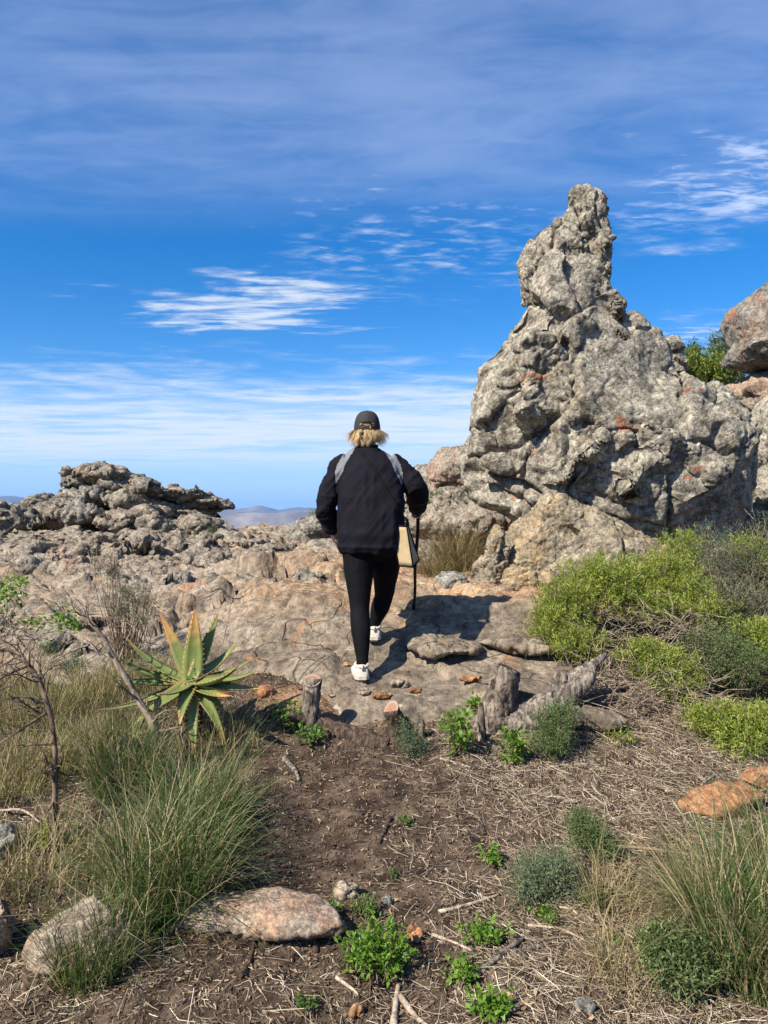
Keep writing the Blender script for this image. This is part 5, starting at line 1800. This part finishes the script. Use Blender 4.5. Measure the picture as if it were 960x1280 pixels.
def twig_tree(name, paths, label, seed, cat="shrub", mat='twig', fork=3, length=.22, leaf_at=(), leaf_mat_='sprig'):
    """bare shrub: main limbs given, side twigs grown from them"""
    rs = np.random.RandomState(seed)
    root = empty(name, paths[0][0][0], label, cat)
    fine = []
    for pts, rad in paths:
        p, r = smooth_path(pts, rad, 7)
        p = p + np.stack([fbm(p * 7 + s, seed + s, 3) for s in (1, 2, 3)], 1) * .012
        obj("limb", mesh_np("limb", *tube(p, r, 9, True, 1.0, .08, seed), smooth=True), M[mat], root)
        n = len(p)
        for k in range(2, n):
            if rs.rand() > fork * .25:
                continue
            for gen in range(1 + (rs.rand() > .5)):
                d = unit(unit(p[k] - p[k - 1]) + rs.normal(0, .75, 3) + [0, 0, .15])
                q = p[k]
                ln = length * rs.uniform(.4, 1.2)
                path = [q]
                for s in range(4):
                    d = unit(d + rs.normal(0, .28, 3))
                    q = q + d * ln / 4
                    path.append(q)
                    if s in (1, 2) and rs.rand() > .35:
                        d2 = unit(d + rs.normal(0, .8, 3))
                        fine.append(tube([q, q + d2 * ln * .2 + rs.normal(0, .008, 3), q + d2 * ln * .42], [r[k] * .3, r[k] * .22, .0008], 4, False))
                fine.append(tube(path, np.linspace(r[k] * .5, .001, 5), 5, False))
    if fine:
        v, f = merge(fine)
        obj("side_twigs", mesh_np("side_twigs", v, f, True), M[mat], root)["kind"] = "stuff"
    if leaf_at:
        pos, dr = [], []
        for c, rad, n in leaf_at:
            pos.append(np.asarray(c) + rs.normal(0, 1, (n, 3)) * np.asarray(rad) * .5)
            dr.append(unit(rs.normal(size=(n, 3)) + [0, -.2, .5]))
        pos, dr = np.concatenate(pos), np.concatenate(dr)
        V, F = leaves(pos, dr, rs.uniform(.022, .04, len(pos)), rs.uniform(.012, .021, len(pos)), rs, .12, .1, .6)
        obj("leaves", mesh_np("leaves", V, F), M[leaf_mat_], root)["kind"] = "stuff"
    return root


# --- lime shrub thicket on the right
shrub("lime_shrub", 'under', [(748, 722, 5.30, 53, 30), (712, 752, 5.15, 48, 32), (700, 782, 5.05, 39, 34), (722, 806, 4.90, 34, 27), (778, 745, 5.25, 46, 32), (690, 768, 5.20, 27, 23)], 'lime',
      "rounded lime-green shrub against the ochre foot of the spire", 801, 2100, 15, .034, .0055, twigs=260, stem_n=70)
shrub("lime_shrub", 'under', [(806, 728, 5.43, 44, 37), (842, 722, 5.48, 41, 37), (862, 745, 5.28, 34, 30), (822, 762, 5.18, 39, 25), (850, 690, 5.68, 34, 27), (888, 764, 5.10, 34, 24), (930, 690, 5.60, 28, 26)], 'lime',
      "lime-green shrub crown rising in front of the dark overhang", 803, 1900, 15, .032, .0055, twigs=200, stem_n=60)
shrub("lime_shrub", 'under', [(838, 842, 4.62, 44, 30), (845, 866, 4.57, 30, 25), (800, 815, 4.72, 32, 18), (820, 825, 4.67, 37, 20)], 'lime',
      "lime-green shrub lobe hanging over dead twigs right of the splintered log", 805, 1100, 15, .032, .0055, twigs=120, stem_n=40)
shrub("lime_shrub", 'under', [(900, 902, 4.18, 51, 25), (945, 905, 4.13, 48, 30), (925, 928, 4.03, 46, 23), (985, 915, 4.13, 57, 39), (875, 893, 4.23, 25, 16)], 'lime',
      "low spreading lime-green shrub above the smaller orange stone", 807, 1300, 15, .030, .0055, twigs=80, stem_n=40)
shrub("lime_shrub", 'under', [(945, 792, 4.75, 30, 25), (985, 800, 4.85, 46, 39), (962, 812, 4.65, 27, 16)], 'lime',
      "lime-green tuft poking out of the dark blue-green bush", 809, 500, 15, .030, .0055, stem_n=20)
shrub("lime_shrub", 'under', [(962, 712, 5.50, 23, 39), (1000, 720, 5.60, 57, 57)], 'lime',
      "yellow-green shrub behind the grey twiggy bush", 811, 400, 15, .032, .0055, stem_n=20)
shrub("grey_shrub", 'under', [(892, 708, 5.55, 51, 46), (930, 716, 5.50, 51, 57), (905, 752, 5.25, 60, 39), (950, 680, 5.75, 46, 39), (880, 680, 5.85, 39, 30), (945, 760, 5.25, 39, 34)], 'grey_green',
      "grey-green twiggy bush with bare whitish branches under the boulder", 813, 2200, 9, .022, .0038, twigs=700, stem_n=150, r0=.008, shell=.5)
shrub("dark_shrub", 'under', [(880, 808, 4.78, 39, 30), (910, 822, 4.68, 48, 34), (935, 838, 4.58, 34, 27), (890, 838, 4.63, 30, 23), (925, 795, 4.88, 34, 23)], 'blue_green',
      "dark blue-green fine-leaved bush in the middle of the lime thicket", 815, 1300, 15, .018, .0045, twigs=120, stem_n=50)

# bare twigs tangled under the thicket
rs = np.random.RandomState(88)
n_ = 900
cpx, cpy = rs.uniform(720, 900, n_), rs.uniform(760, 890, n_)
dep = np.interp(cpy, [760, 890], [5.15, 4.35]) + rs.normal(0, .12, n_)
p0 = np.stack([(cpx - CX) / F_PX * dep, dep, EYE - (cpy - HORIZON) / F_PX * dep], 1)
p0[:, 2] = np.maximum(p0[:, 2], ground_v(p0[:, 0], p0[:, 1]) + .01)
dd = unit(rs.normal(size=(n_, 3)) * [1, .6, .6] + [.1, 0, .15])
p1 = p0 + dd * rs.uniform(.05, .26, (n_, 1))
V, F = sticks(p0, p1, rs.uniform(.0012, .0038, n_), rs.normal(0, .022, (n_, 3)))
tag(obj("dead_twig_tangle", mesh_np("dead_twig_tangle", V, F), M['twig']), "tangle of bare dead twigs inside the lime thicket", "twigs", kind="stuff")

# --- shrublets on the near ground
shrub("shrublet", (690, 948), [(692, 905, 4.22, 30, 26), (688, 928, 4.16, 32, 20), (705, 890, 4.26, 20, 16)], 'blue_green', "blue-green feathery shrublet in front of the splintered log", 821, 620, 15, .016, .004, "shrublet", 20, .004)
shrub("shrublet", (518, 950), [(515, 930, 4.12, 22, 18), (508, 912, 4.16, 16, 14)], 'grey_green', "small dull green shrublet in front of the reddish-cut stub", 823, 240, 13, .014, .0035, "shrublet", 14, .003)
shrub("shrublet", (680, 1128), [(668, 1092, 3.14, 36, 30), (694, 1102, 3.12, 32, 32), (660, 1112, 3.08, 26, 20), (700, 1075, 3.2, 26, 20)], 'grey_green', "rounded silvery grey-green shrublet on the straw-covered soil", 825, 900, 15, .0125, .0032, "shrublet", 24, .003)
shrub("shrublet", (738, 1078), [(735, 1042, 3.30, 28, 26), (752, 1060, 3.26, 24, 18), (725, 1028, 3.34, 18, 16)], 'blue_green', "darker green feathery shrublet behind the silvery one", 827, 560, 15, .014, .0038, "shrublet", 20, .003)
shrub("shrublet", (745, 1140), [(742, 1128, 3.06, 16, 14)], 'blue_green', "tiny green shrublet at the silvery shrublet's right foot", 829, 130, 13, .013, .0035, "shrublet", 8, .003)
shrub("shrublet", (855, 1232), [(838, 1190, 2.86, 40, 28), (872, 1200, 2.84, 42, 28), (850, 1212, 2.80, 40, 20), (895, 1178, 2.9, 30, 22), (820, 1172, 2.92, 20, 16)], 'blue_green', "wide dark green shrublet beneath the tall grass on the right", 831, 1100, 14, .017, .006, "shrublet", 30, .003)
shrub("wispy_shrub", (155, 830), [(140, 712, 6.0, 16, 22), (165, 742, 5.8, 26, 18), (185, 752, 5.7, 18, 20), (150, 760, 5.7, 26, 22), (120, 700, 6.1, 10, 14), (175, 775, 5.6, 22, 18)], 'grey_green', "thin wispy grey-green shrub before the outcrop", 833, 460, 7, .022, .0026, "shrub", 70, .004, twigs=300, shell=.6)
shrub("wispy_shrub", (100, 850), [(95, 835, 4.9, 18, 18), (60, 812, 5.1, 14, 14)], 'blue_green', "dark low bush among the dry grass below the bare branches", 835, 200, 12, .018, .005, "shrub", 14, .003)

# --- fresh leafy sprigs and weeds
def sprig(px, py, w, h, n, label, seed, L=.03, W=.017, mat='sprig', name="leafy_sprig", cat="sprig", Y=None):
    b = on_ground(px, py)
    Yd = b[1]
    k = Yd / F_PX
    return shrub(name, None, [(px, HORIZON + (EYE - b[2]) / Yd * F_PX - h * .95, Yd, w, h), (px + w * .35, HORIZON + (EYE - b[2]) / Yd * F_PX - h * .6, Yd - .03, w * .7, h * .7)], mat, label, seed, n, 5, L, W, cat, max(4, n // 5), .003, base=b, tip_r=.012, up=.7, shell=.5, wide=.55)


sprig(358, 908, 22, 15, 46, "bright leafy sprig sprouting left of the upright stump", 841)
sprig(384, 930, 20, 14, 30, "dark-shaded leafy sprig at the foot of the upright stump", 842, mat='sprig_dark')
sprig(382, 893, 9, 9, 14, "small bright sprig hugging the upright stump's bark", 843)
sprig(572, 942, 22, 30, 90, "tall bright leafy sprig beside the thin stake", 844)
sprig(592, 895, 11, 15, 32, "bright leafy sprig behind the thin stake", 845)
sprig(640, 950, 19, 22, 64, "bright leafy sprig at the foot of the splintered log", 846)
sprig(300, 1040, 16, 14, 34, "green weed at the edge of the big tussock", 847, .022, .011, 'sprig_dark', "weed", "weed")
sprig(468, 1212, 46, 28, 260, "broad bright green weed clump beside the orange pebble", 848, .026, .010, 'sprig', "weed", "weed")
sprig(455, 1148, 16, 14, 60, "feathery green weed above the bright clump", 849, .018, .006, 'sprig_dark', "weed", "weed")
sprig(408, 1142, 20, 9, 36, "low green weed at the end of the long pinkish stone", 850, .018, .009, 'sprig_dark', "weed", "weed")
sprig(613, 1080, 16, 10, 30, "small green seedling in the straw", 851, .022, .011, 'sprig', "weed", "weed")
sprig(602, 1176, 34, 13, 60, "young weeds growing through the pale roots", 852, .024, .012, 'sprig', "weed", "weed")
sprig(575, 1228, 22, 13, 44, "young weeds left of the thick grey branch", 853, .024, .012, 'sprig', "weed", "weed")
sprig(612, 1270, 26, 16, 60, "young weeds below the thick grey branch", 854, .028, .013, 'sprig', "weed", "weed")
sprig(505, 1030, 10, 7, 16, "sparse seedling right of the dark charred stick", 855, .020, .007, 'sprig_dark', "weed", "weed")
sprig(490, 1098, 9, 6, 14, "tiny seedling between the charred stick and grey pebble", 856, .016, .007, 'sprig_dark', "weed", "weed")
sprig(52, 1068, 12, 22, 40, "yellow-green flowering sprig under the bare shrub", 857, .022, .010, 'lime', "leafy_sprig", "sprig")
sprig(680, 1150, 18, 6, 22, "flat green weed beside the wavy bleached root", 858, .022, .010, 'sprig', "weed", "weed")
sprig(775, 930, 24, 12, 60, "yellow-green low weed between log and lime thicket", 859, .022, .006, 'lime', "weed", "weed")
sprig(380, 1258, 12, 7, 20, "small green weed below the long pinkish stone", 860, .018, .009, 'sprig_dark', "weed", "weed")
sprig(765, 1180, 12, 7, 20, "small green weed in straw below the silvery shrublet", 861, .018, .007, 'sprig_dark', "weed", "weed")

# --- grass
tussock("grass_tussock", 205, 1130, 1800, (.32, .70), .0040, .18, .42, 1.25, 'grass_green', "big green tussock of long arching blades over the cracked stone", 871, .14, lean=(.15, .1))
tussock("grass_tussock", 245, 1045, 1100, (.28, .60), .0040, .16, .42, 1.3, 'grass_green', "green tussock behind the big one, below the aloe", 872, .18, lean=(.2, -.1))
tussock("grass_tussock", 120, 1205, 1000, (.18, .42), .0032, .13, .45, .9, 'grass_green', "short bright green tussock at the foot of the big one", 873, .10)
tussock("grass_tussock", 160, 985, 1200, (.26, .54), .0038, .16, .40, 1.0, 'grass_green', "dull green tussock left of the aloe's hanging leaves", 874, .25)
tussock("grass_tussock", 935, 1215, 1100, (.35, .72), .0042, .15, .40, 1.0, 'grass_green', "tall green grass tussock over the wide dark shrublet", 875, .22, lean=(-.25, .1))
tussock("grass_tussock", 985, 1130, 800, (.35, .70), .0042, .15, .42, 1.0, 'grass_green', "tall grass tussock below the flat red stone", 876, .25, lean=(-.3, 0))
tussock("straw_tussock", 880, 1165, 480, (.35, .65), .0034, .10, .55, 1.5, 'grass_olive', "dry straw tussock arching left over the wide shrublet", 877, .75, lean=(-.8, -.1))
tussock("straw_tussock", 790, 1215, 320, (.18, .36), .0030, .14, .7, 1.2, 'grass_olive', "flattened straw tussock left of the wide shrublet", 878, .9, lean=(-.3, -.2))
tussock("straw_tussock", 760, 1130, 260, (.18, .36), .0030, .10, .6, 1.2, 'grass_olive', "straw tuft standing behind the silvery shrublet", 879, .85)
k = 0
for px, py, n, lab in ((40, 905, 900, "dry olive grass clump under the bare branches"), (110, 880, 900, "dry olive grass clump right of the dark limb"), (170, 860, 800, "straw grass clump left of the aloe"), (75, 960, 800, "grass clump at the foot of the dark limb"),
                       (15, 985, 700, "grass clump beside the small dark grey stone"), (225, 862, 500, "straw tuft behind the aloe"), (130, 930, 800, "grass clump in front of the leaning grey limb"), (10, 870, 600, "dry grass clump beneath the left shrub's leaves"), (275, 930, 420, "dry grass tuft under the aloe's right leaves"), (60, 1090, 420, "thin grass tuft behind the split stones")):
    tussock("dry_grass_clump", px, py, n, (.18, .40), .0032, .22, .42, .8, 'grass_olive', lab, 880 + k, .45, cat="grass clump")
    k += 1
tussock("reed_clump", 572, 712, 1500, (.45, .85), .0050, .20, .55, 1.5, 'grass_brown', "brown drooping reed clump between path and leaning stone", 895, .25, lean=(-.35, -.4), cat="reed clump", drymat='grass_straw')
tussock("reed_clump", 540, 716, 500, (.22, .40), .0045, .12, .6, 1.3, 'grass_brown', "small brown reed clump beside the cane", 896, .3, lean=(-.3, -.2), cat="reed clump")
tussock("grass_tussock", 690, 800, 420, (.30, .55), .0040, .08, .5, 1.4, 'grass_green', "arching green grass at the left fringe of the lime shrub", 897, .3, lean=(-.7, -.2))
tussock("grass_tussock", 612, 664, 500, (.18, .36), .0050, .14, .5, .9, 'lime_deep', "fresh green grass tuft under the spire's overhang", 898, .1)
shrub("ledge_bush", None, [(548, 628, 10.0, 16, 12), (580, 626, 10.0, 14, 10)], 'grey_green', "low green bush on the ridge behind the walker's cane arm", 899, 260, 10, .05, .012, "bush", 12, .005, base=at(560, 640, 10.0))
shrub("ledge_bush", None, [(352, 708, 7.9, 9, 8)], 'lime_deep', "tiny green bush in a crack of the outcrop slope", 900, 90, 9, .03, .008, "bush", 8, .004, base=at(352, 716, 7.9))
shrub("ledge_bush", None, [(266, 664, 9.2, 6, 7)], 'grey_green', "tiny bush below the outcrop's overhanging tongue", 901, 60, 9, .03, .008, "bush", 8, .004, base=at(266, 672, 9.2))
shrub("ledge_bush", None, [(398, 642, 10.8, 14, 5)], 'lime_deep', "thin green scrub on top of the crest rock", 902, 90, 8, .03, .008, "bush", 8, .004, base=at(398, 648, 10.8))
bb = at(878, 500, 12.3)
shrub("hill_bush", None, [(860, 462, 12.2, 32, 20), (888, 468, 12.0, 36, 26), (850, 478, 11.9, 24, 16)], 'lime_deep', "dense green bush on the saddle behind the spire", 903, 900, 12, .07, .022, "bush", 30, .010, base=bb, tip_r=.05)
shrub("hill_bush", None, [(905, 450, 12.6, 22, 26), (895, 432, 12.7, 10, 16), (912, 425, 12.7, 7, 14), (920, 470, 12.4, 20, 24)], 'grey_green', "loose olive bush with tall sprays beside the perched boulder", 904, 480, 9, .075, .018, "bush", 60, .010, base=at(905, 500, 12.6), tip_r=.06, twigs=80)
shrub("hill_bush", None, [(866, 438, 12.9, 9, 12), (858, 446, 12.9, 8, 8)], 'blue_green', "thin feathery bush top against the sky right of the skyline rock", 905, 90, 8, .07, .02, "bush", 10, .008, base=at(864, 480, 12.9), tip_r=.05)

# --- bare shrub on the left
b1, b2 = on_ground(222, 962), on_ground(72, 1045)
twig_tree("bare_shrub", [([b1 - [0, 0, .03], at(190, 905, b1[1] + .0), at(150, 838, b1[1] + .02), at(118, 785, b1[1] + .03), at(96, 765, b1[1] + .03)], [.020, .018, .015, .012, .008]),
                         ([at(118, 785, b1[1] + .03), at(85, 750, b1[1] + .05), at(40, 730, b1[1] + .1)], [.008, .006, .003]),
                         ([at(112, 806, b1[1] + .02), at(85, 815, b1[1] - .02), at(60, 830, b1[1] - .04)], [.006, .004, .002])],
          "leaning grey-stemmed bare shrub with bright leaves at its tips", 911, leaf_at=[(at(78, 774, b1[1] + .03), (.07, .07, .05), 90), (at(45, 778, b1[1] + .05), (.05, .05, .04), 30), (at(92, 782, b1[1]), (.04, .04, .03), 40)], fork=1.6)
twig_tree("bare_shrub", [([b2 - [0, 0, .03], at(70, 990, b2[1]), at(66, 930, b2[1] + .02), at(58, 880, b2[1] + .05), at(40, 838, b2[1] + .08), at(22, 818, b2[1] + .1), at(-10, 812, b2[1] + .12)], [.014, .013, .012, .012, .010, .008, .006]),
                         ([at(60, 888, b2[1] + .05), at(35, 905, b2[1] - .02), at(0, 930, b2[1] - .08)], [.007, .005, .003]),
                         ([at(36, 832, b2[1] + .08), at(0, 848, b2[1] + .0), at(-20, 858, b2[1])], [.006, .005, .003])],
          "dark crooked bare shrub stem with many fine twigs", 913, mat='twig_dark', fork=2.6, length=.20)
b3 = on_ground(-30, 960)
twig_tree("bare_shrub", [([b3, at(-20, 850, b3[1]), at(0, 790, b3[1] + .05), at(22, 800, b3[1]), at(48, 828, b3[1])], [.012, .010, .008, .006, .003]),
                         ([at(-20, 850, b3[1]), at(-10, 770, b3[1] + .05), at(20, 785, b3[1] + .02), at(60, 800, b3[1])], [.010, .008, .006, .003]),
                         ([at(-30, 830, b3[1]), at(-10, 740, b3[1] + .1), at(10, 730, b3[1] + .1)], [.010, .008, .005])],
          "silvery twiggy shrub with fresh green leaf clusters before the outcrop", 915, mat='twig', fork=3.0, length=.18, leaf_at=[(at(8, 742, b3[1] + .08), (.10, .08, .07), 160), (at(-5, 770, b3[1] + .05), (.06, .06, .05), 50), (at(22, 728, b3[1] + .08), (.05, .05, .04), 40)])
for k, (a, b_, lab) in enumerate([((255, 905), (302, 680), "tall thin dry stalk rising behind the aloe"), ((200, 900), (232, 720), "thin dry stalk left of the aloe"), ((270, 880), (330, 755), "dry stalk slanting right behind the aloe"), ((290, 880), (352, 765), "long slanting dry stalk nearest the sawn stump"), ((160, 900), (110, 690), "thin reddish dry stalk in front of the outcrop"), ((120, 880), (150, 740), "thin dry stalk by the wispy shrub")]):
    g0 = on_ground(*a)
    t0 = at(b_[0], b_[1], g0[1] + .25)
    o = obj("dry_stalk", mesh_np("dry_stalk", *tube(smooth_path([g0, g0 * .5 + t0 * .5 + [.015, 0, .01], t0], [.003, .0026, .0016], 5)[0], .0024, 5), smooth=True), M['twig'])
    tag(o, lab, "stalk")


# --- aloe
def aloe_leaf(L, W, curve, rs, seg=14):
    """fleshy channelled leaf along +Y, curving up; returns verts, faces, along, edge, thorn roots"""
    V, al, ed = [], [], []
    cross = [(-1, .0), (-.72, -.36), (-.3, -.55), (.3, -.55), (.72, -.36), (1, .0), (.55, -.14), (0, -.22), (-.55, -.14)]
    ang = 0.0
    p = np.zeros(3)
    thorn = []
    for k in range(seg + 1):
        t = k / seg
        w = W * (1.0 - t ** 1.5) ** .9 * (.82 + .3 * math.sin(min(1, t * 2.2) * math.pi / 2)) * .5 + .0008
        h = w * (1.0 - .5 * t)
        T = np.array([0, math.cos(ang), math.sin(ang)])
        N = np.array([0, -math.sin(ang), math.cos(ang)])
        for x, z in cross:
            V.append(p + np.array([1, 0, 0]) * x * w + N * (z * h + abs(x) ** 2 * w * .22))
            al.append(t)
            ed.append(abs(x))
        thorn.append((p + np.array([w, 0, 0]) + N * w * .22, np.array([1, .5 * T[1], .5 * T[2]])))
        thorn.append((p + np.array([-w, 0, 0]) + N * w * .22, np.array([-1, .5 * T[1], .5 * T[2]])))
        p = p + T * L / seg
        ang += curve * (.3 + 1.4 * t) / seg
    m = len(cross)
    i = np.arange(m)
    j = (i + 1) % m
    Q = np.concatenate([np.stack([k * m + i, k * m + j, (k + 1) * m + j, (k + 1) * m + i], 1) for k in range(seg)])
    return np.array(V), Q, np.array(al), np.array(ed), thorn


def build_aloe():
    rs = np.random.RandomState(77)
    g0 = on_ground(244, 925)
    Y = g0[1]
    heart = at(240, 852, Y - .02)
    root = empty("aloe_plant", g0, "spiny green aloe rosette with yellow-orange tipped leaves beside the stump", "aloe")
    trunk, tr = smooth_path([g0 - [0, 0, .05], g0 * .5 + heart * .5, heart], [.05, .05, .05], 4)
    obj("stem", mesh_np("stem", *tube(trunk, tr, 12), smooth=True), M['bark_dark'], root)
    # tip pixel, depth offset of the tip, width, curve, material
    LV = [(242, 766, -.02, .082, .35, 'aloe_red'), (200, 768, .02, .058, .45, 'aloe_red'), (272, 769, .08, .050, .45, 'aloe_tip'), (291, 806, .10, .066, .8, 'aloe'), (311, 822, .06, .052, .7, 'aloe'),
          (316, 836, -.02, .058, .6, 'aloe'), (322, 858, -.14, .066, .25, 'aloe_tip'), (296, 828, -.20, .078, .75, 'aloe_tip'), (288, 866, -.26, .066, .5, 'aloe_red'), (281, 925, -.18, .056, -.9, 'aloe_tip'),
          (246, 942, -.24, .054, -1.2, 'aloe_tip'), (226, 902, -.25, .058, -.8, 'aloe_tip'), (150, 818, .02, .056, .8, 'aloe'), (163, 796, .10, .054, .7, 'aloe_tip'), (132, 842, -.08, .056, .6, 'aloe'),
          (128, 884, -.12, .056, .5, 'aloe'), (172, 898, -.22, .060, -.3, 'aloe'), (278, 888, -.05, .052, -.6, 'aloe'), (200, 866, -.28, .062, .6, 'aloe')]
    for k, (px, py, dy, W, cv, mt) in enumerate(LV):
        tip = at(px, py, Y - .02 + dy)
        d = tip - heart
        L = np.linalg.norm(d) * (1.0 + .06 * abs(cv))
        V, Q, al, ed, th = aloe_leaf(L, W * 1.45, cv, rs)
        # turn +Y to the chord with the hollow side up
        chord = unit(V[-5] - V[4])
        f = unit(d)
        upv = np.array([0, -.25, 1.0]) if abs(f[2]) < .85 else np.array([0, -1.0, .1])
        x = unit(np.cross(f, upv))
        z = np.cross(x, f)
        ca = math.atan2(chord[2], chord[1])
        R0 = euler(-ca, 0, 0)
        R = np.stack([x, f, z], 1) @ R0
        base = heart + f * .015 + rs.normal(0, .006, 3)
        me = mesh_np("leaf", V @ R.T + base, Q, True)
        for nm, val in (("along", al), ("edge", ed)):
            a = me.attributes.new(nm, 'FLOAT', 'POINT')
            a.data.foreach_set("value", val.astype(np.float32))
        o = obj("leaf", me, M[mt], root)
        tv, tf = [], []
        for q, (c, dr) in enumerate(th[2:-2]):
            dr = unit(dr) * .011
            s = np.array([0, .0035, 0])
            n0 = np.array([0, 0, .002])
            k0 = len(tv)
            tv += [c + s, c - s, c + n0, c + dr]
            tf += [[k0, k0 + 3, k0 + 2], [k0 + 1, k0 + 2, k0 + 3], [k0, k0 + 1, k0 + 3]]
        to = obj("thorns", mesh_np("thorns", np.array(tv) @ R.T + base, np.array(tf)), M['thorn'])
        to.parent = o
        to["kind"] = "stuff"


build_aloe()

# ------------------------------------------------------------------ litter on the soil
def litter(name, n, seed, L, r, mat, label, flat=.10, region=(-3.6, 4.0, 1.5, 5.4), gate=None, bend=.1):
    rs = np.random.RandomState(seed)
    x = rs.uniform(region[0], region[1], n * 6)
    y = region[2] + (region[3] - region[2]) * rs.rand(n * 6) ** 1.25
    keep = np.abs(x) < .56 * y + 1.0
    keep &= slab_mask(x, y) < .45
    if gate is not None:
        keep &= rs.rand(n * 6) < gate(x, y)
    x, y = x[keep][:n], y[keep][:n]
    m = len(x)
    ln = rs.uniform(L[0], L[1], m) * rs.uniform(.4, 1, m)
    az = rs.uniform(0, 2 * math.pi, m)
    el = rs.normal(0, flat, m)
    d = np.stack([np.cos(az) * np.cos(el), np.sin(az) * np.cos(el), np.sin(el)], 1)
    rad = rs.uniform(r[0], r[1], m)
    z0 = soil_z(x, y) + rad * .6 + np.abs(rs.normal(0, .006, m))
    x1, y1 = x + d[:, 0] * ln, y + d[:, 1] * ln
    z1 = soil_z(x1, y1) + rad * .6 + np.abs(d[:, 2]) * ln
    V, F = sticks(np.stack([x, y, z0], 1), np.stack([x1, y1, z1], 1), rad, rs.normal(0, 1, (m, 3)) * (ln * bend)[:, None] * [1, 1, .25])
    tag(obj(name, mesh_np(name, V, F), M[mat]), label, "litter", kind="stuff")


def straw_gate(x, y):
    p = np.stack([x, y, 0 * x], 1)
    n = fbm(p * 1.6, 931, 3)
    right = sstep(-.25, .75, x)
    clear = np.exp(-(((x + .22) / .55) ** 2 + ((y - 3.45) / .75) ** 2)) * .85
    sandy = np.exp(-(((x + .05) / .5) ** 2 + ((y - 4.6) / .25) ** 2)) * .8
    return np.clip(.34 + .60 * right + n * .6 - clear - sandy + .25 * sstep(2.9, 2.3, y), .03, 1)


litter("twig_litter", 60000, 921, (.012, .075), (.0005, .0014), 'litter', "pale dry twig and straw litter strewn over the soil", gate=straw_gate)
litter("long_straw", 6000, 923, (.10, .30), (.0007, .0015), 'litter', "long dry straw stems lying over the soil", .06, gate=lambda x, y: straw_gate(x, y) ** 1.6, bend=.14)
litter("bark_mulch", 50000, 925, (.006, .034), (.0010, .0036), 'litter_dark', "dark bark mulch and crumbs on the soil", .35, bend=.1)


def crumbs():
    rs = np.random.RandomState(941)
    n = 7000
    x = rs.uniform(-2.4, 2.8, n)
    y = 1.8 + 3.2 * rs.rand(n) ** 1.2
    k = (np.abs(x) < .56 * y + .2) & (slab_mask(x, y) < .5)
    x, y = x[k], y[k]
    n = len(x)
    r = .002 + .006 * rs.rand(n) ** 3
    c = np.stack([x, y, soil_z(x, y) + r * .25], 1)
    oct_ = np.array([[1, 0, 0], [-1, 0, 0], [0, 1, 0], [0, -1, 0], [0, 0, 1], [0, 0, -1.0]])
    V = c[:, None, :] + oct_[None] * (r[:, None] * rs.uniform(.6, 1.3, (n, 6)))[:, :, None] + rs.normal(0, .25, (n, 6, 3)) * r[:, None, None]
    f = np.array([[0, 2, 4], [2, 1, 4], [1, 3, 4], [3, 0, 4], [2, 0, 5], [1, 2, 5], [3, 1, 5], [0, 3, 5]])
    F = (np.arange(n) * 6)[:, None, None] + f[None]
    tag(obj("soil_crumbs", mesh_np("soil_crumbs", V.reshape(-1, 3), F.reshape(-1, 3)), M['litter_dark']), "loose crumbs of dark soil", "soil", kind="stuff")


crumbs()


def dead_leaves():
    rs = np.random.RandomState(951)
    n = 15000
    x = rs.uniform(-3.4, 3.8, n)
    y = 1.8 + 3.3 * rs.rand(n) ** 1.2
    k = (np.abs(x) < .56 * y + 1.0) & (slab_mask(x, y) < .5) & (rs.rand(n) < .35 + .65 * straw_gate(x, y))
    x, y = x[k], y[k]
    n = len(x)
    az = rs.uniform(0, 6.28, n)
    d = np.stack([np.cos(az), np.sin(az), rs.normal(0, .25, n)], 1)
    V, F = leaves(np.stack([x, y, soil_z(x, y) + .004 + .006 * rs.rand(n)], 1), d, rs.uniform(.008, .030, n), rs.uniform(.004, .013, n), rs, .15, -.05, .5)
    tag(obj("leaf_litter", mesh_np("leaf_litter", V, F), M['dead_leaf']), "broken brown dead leaves on the soil", "litter", kind="stuff")


dead_leaves()

# ------------------------------------------------------------------ haze
def haze_box():
    m, t, out = new_mat('thin_air_haze')
    pv = t.n('ShaderNodeVolumePrincipled')
    pv.inputs['Color'].default_value = (0.22, 0.48, 1.0, 1)
    pv.inputs['Density'].default_value = 6.0e-5
    pv.inputs['Anisotropy'].default_value = 0.0
    t.link(pv.outputs[0], out.inputs['Volume'])
    w, lo, hi = 16000.0, -420.0, 380.0
    v = np.array([[sx_ * w, sy_ * w, z] for z in (lo, hi) for sx_, sy_ in ((-1, -1), (1, -1), (1, 1), (-1, 1))])
    f = np.array([[3, 2, 1, 0], [4, 5, 6, 7], [0, 1, 5, 4], [1, 2, 6, 5], [2, 3, 7, 6], [3, 0, 4, 7]])
    tag(obj("haze", mesh_np("haze", v, f), m), kind="stuff")


haze_box()
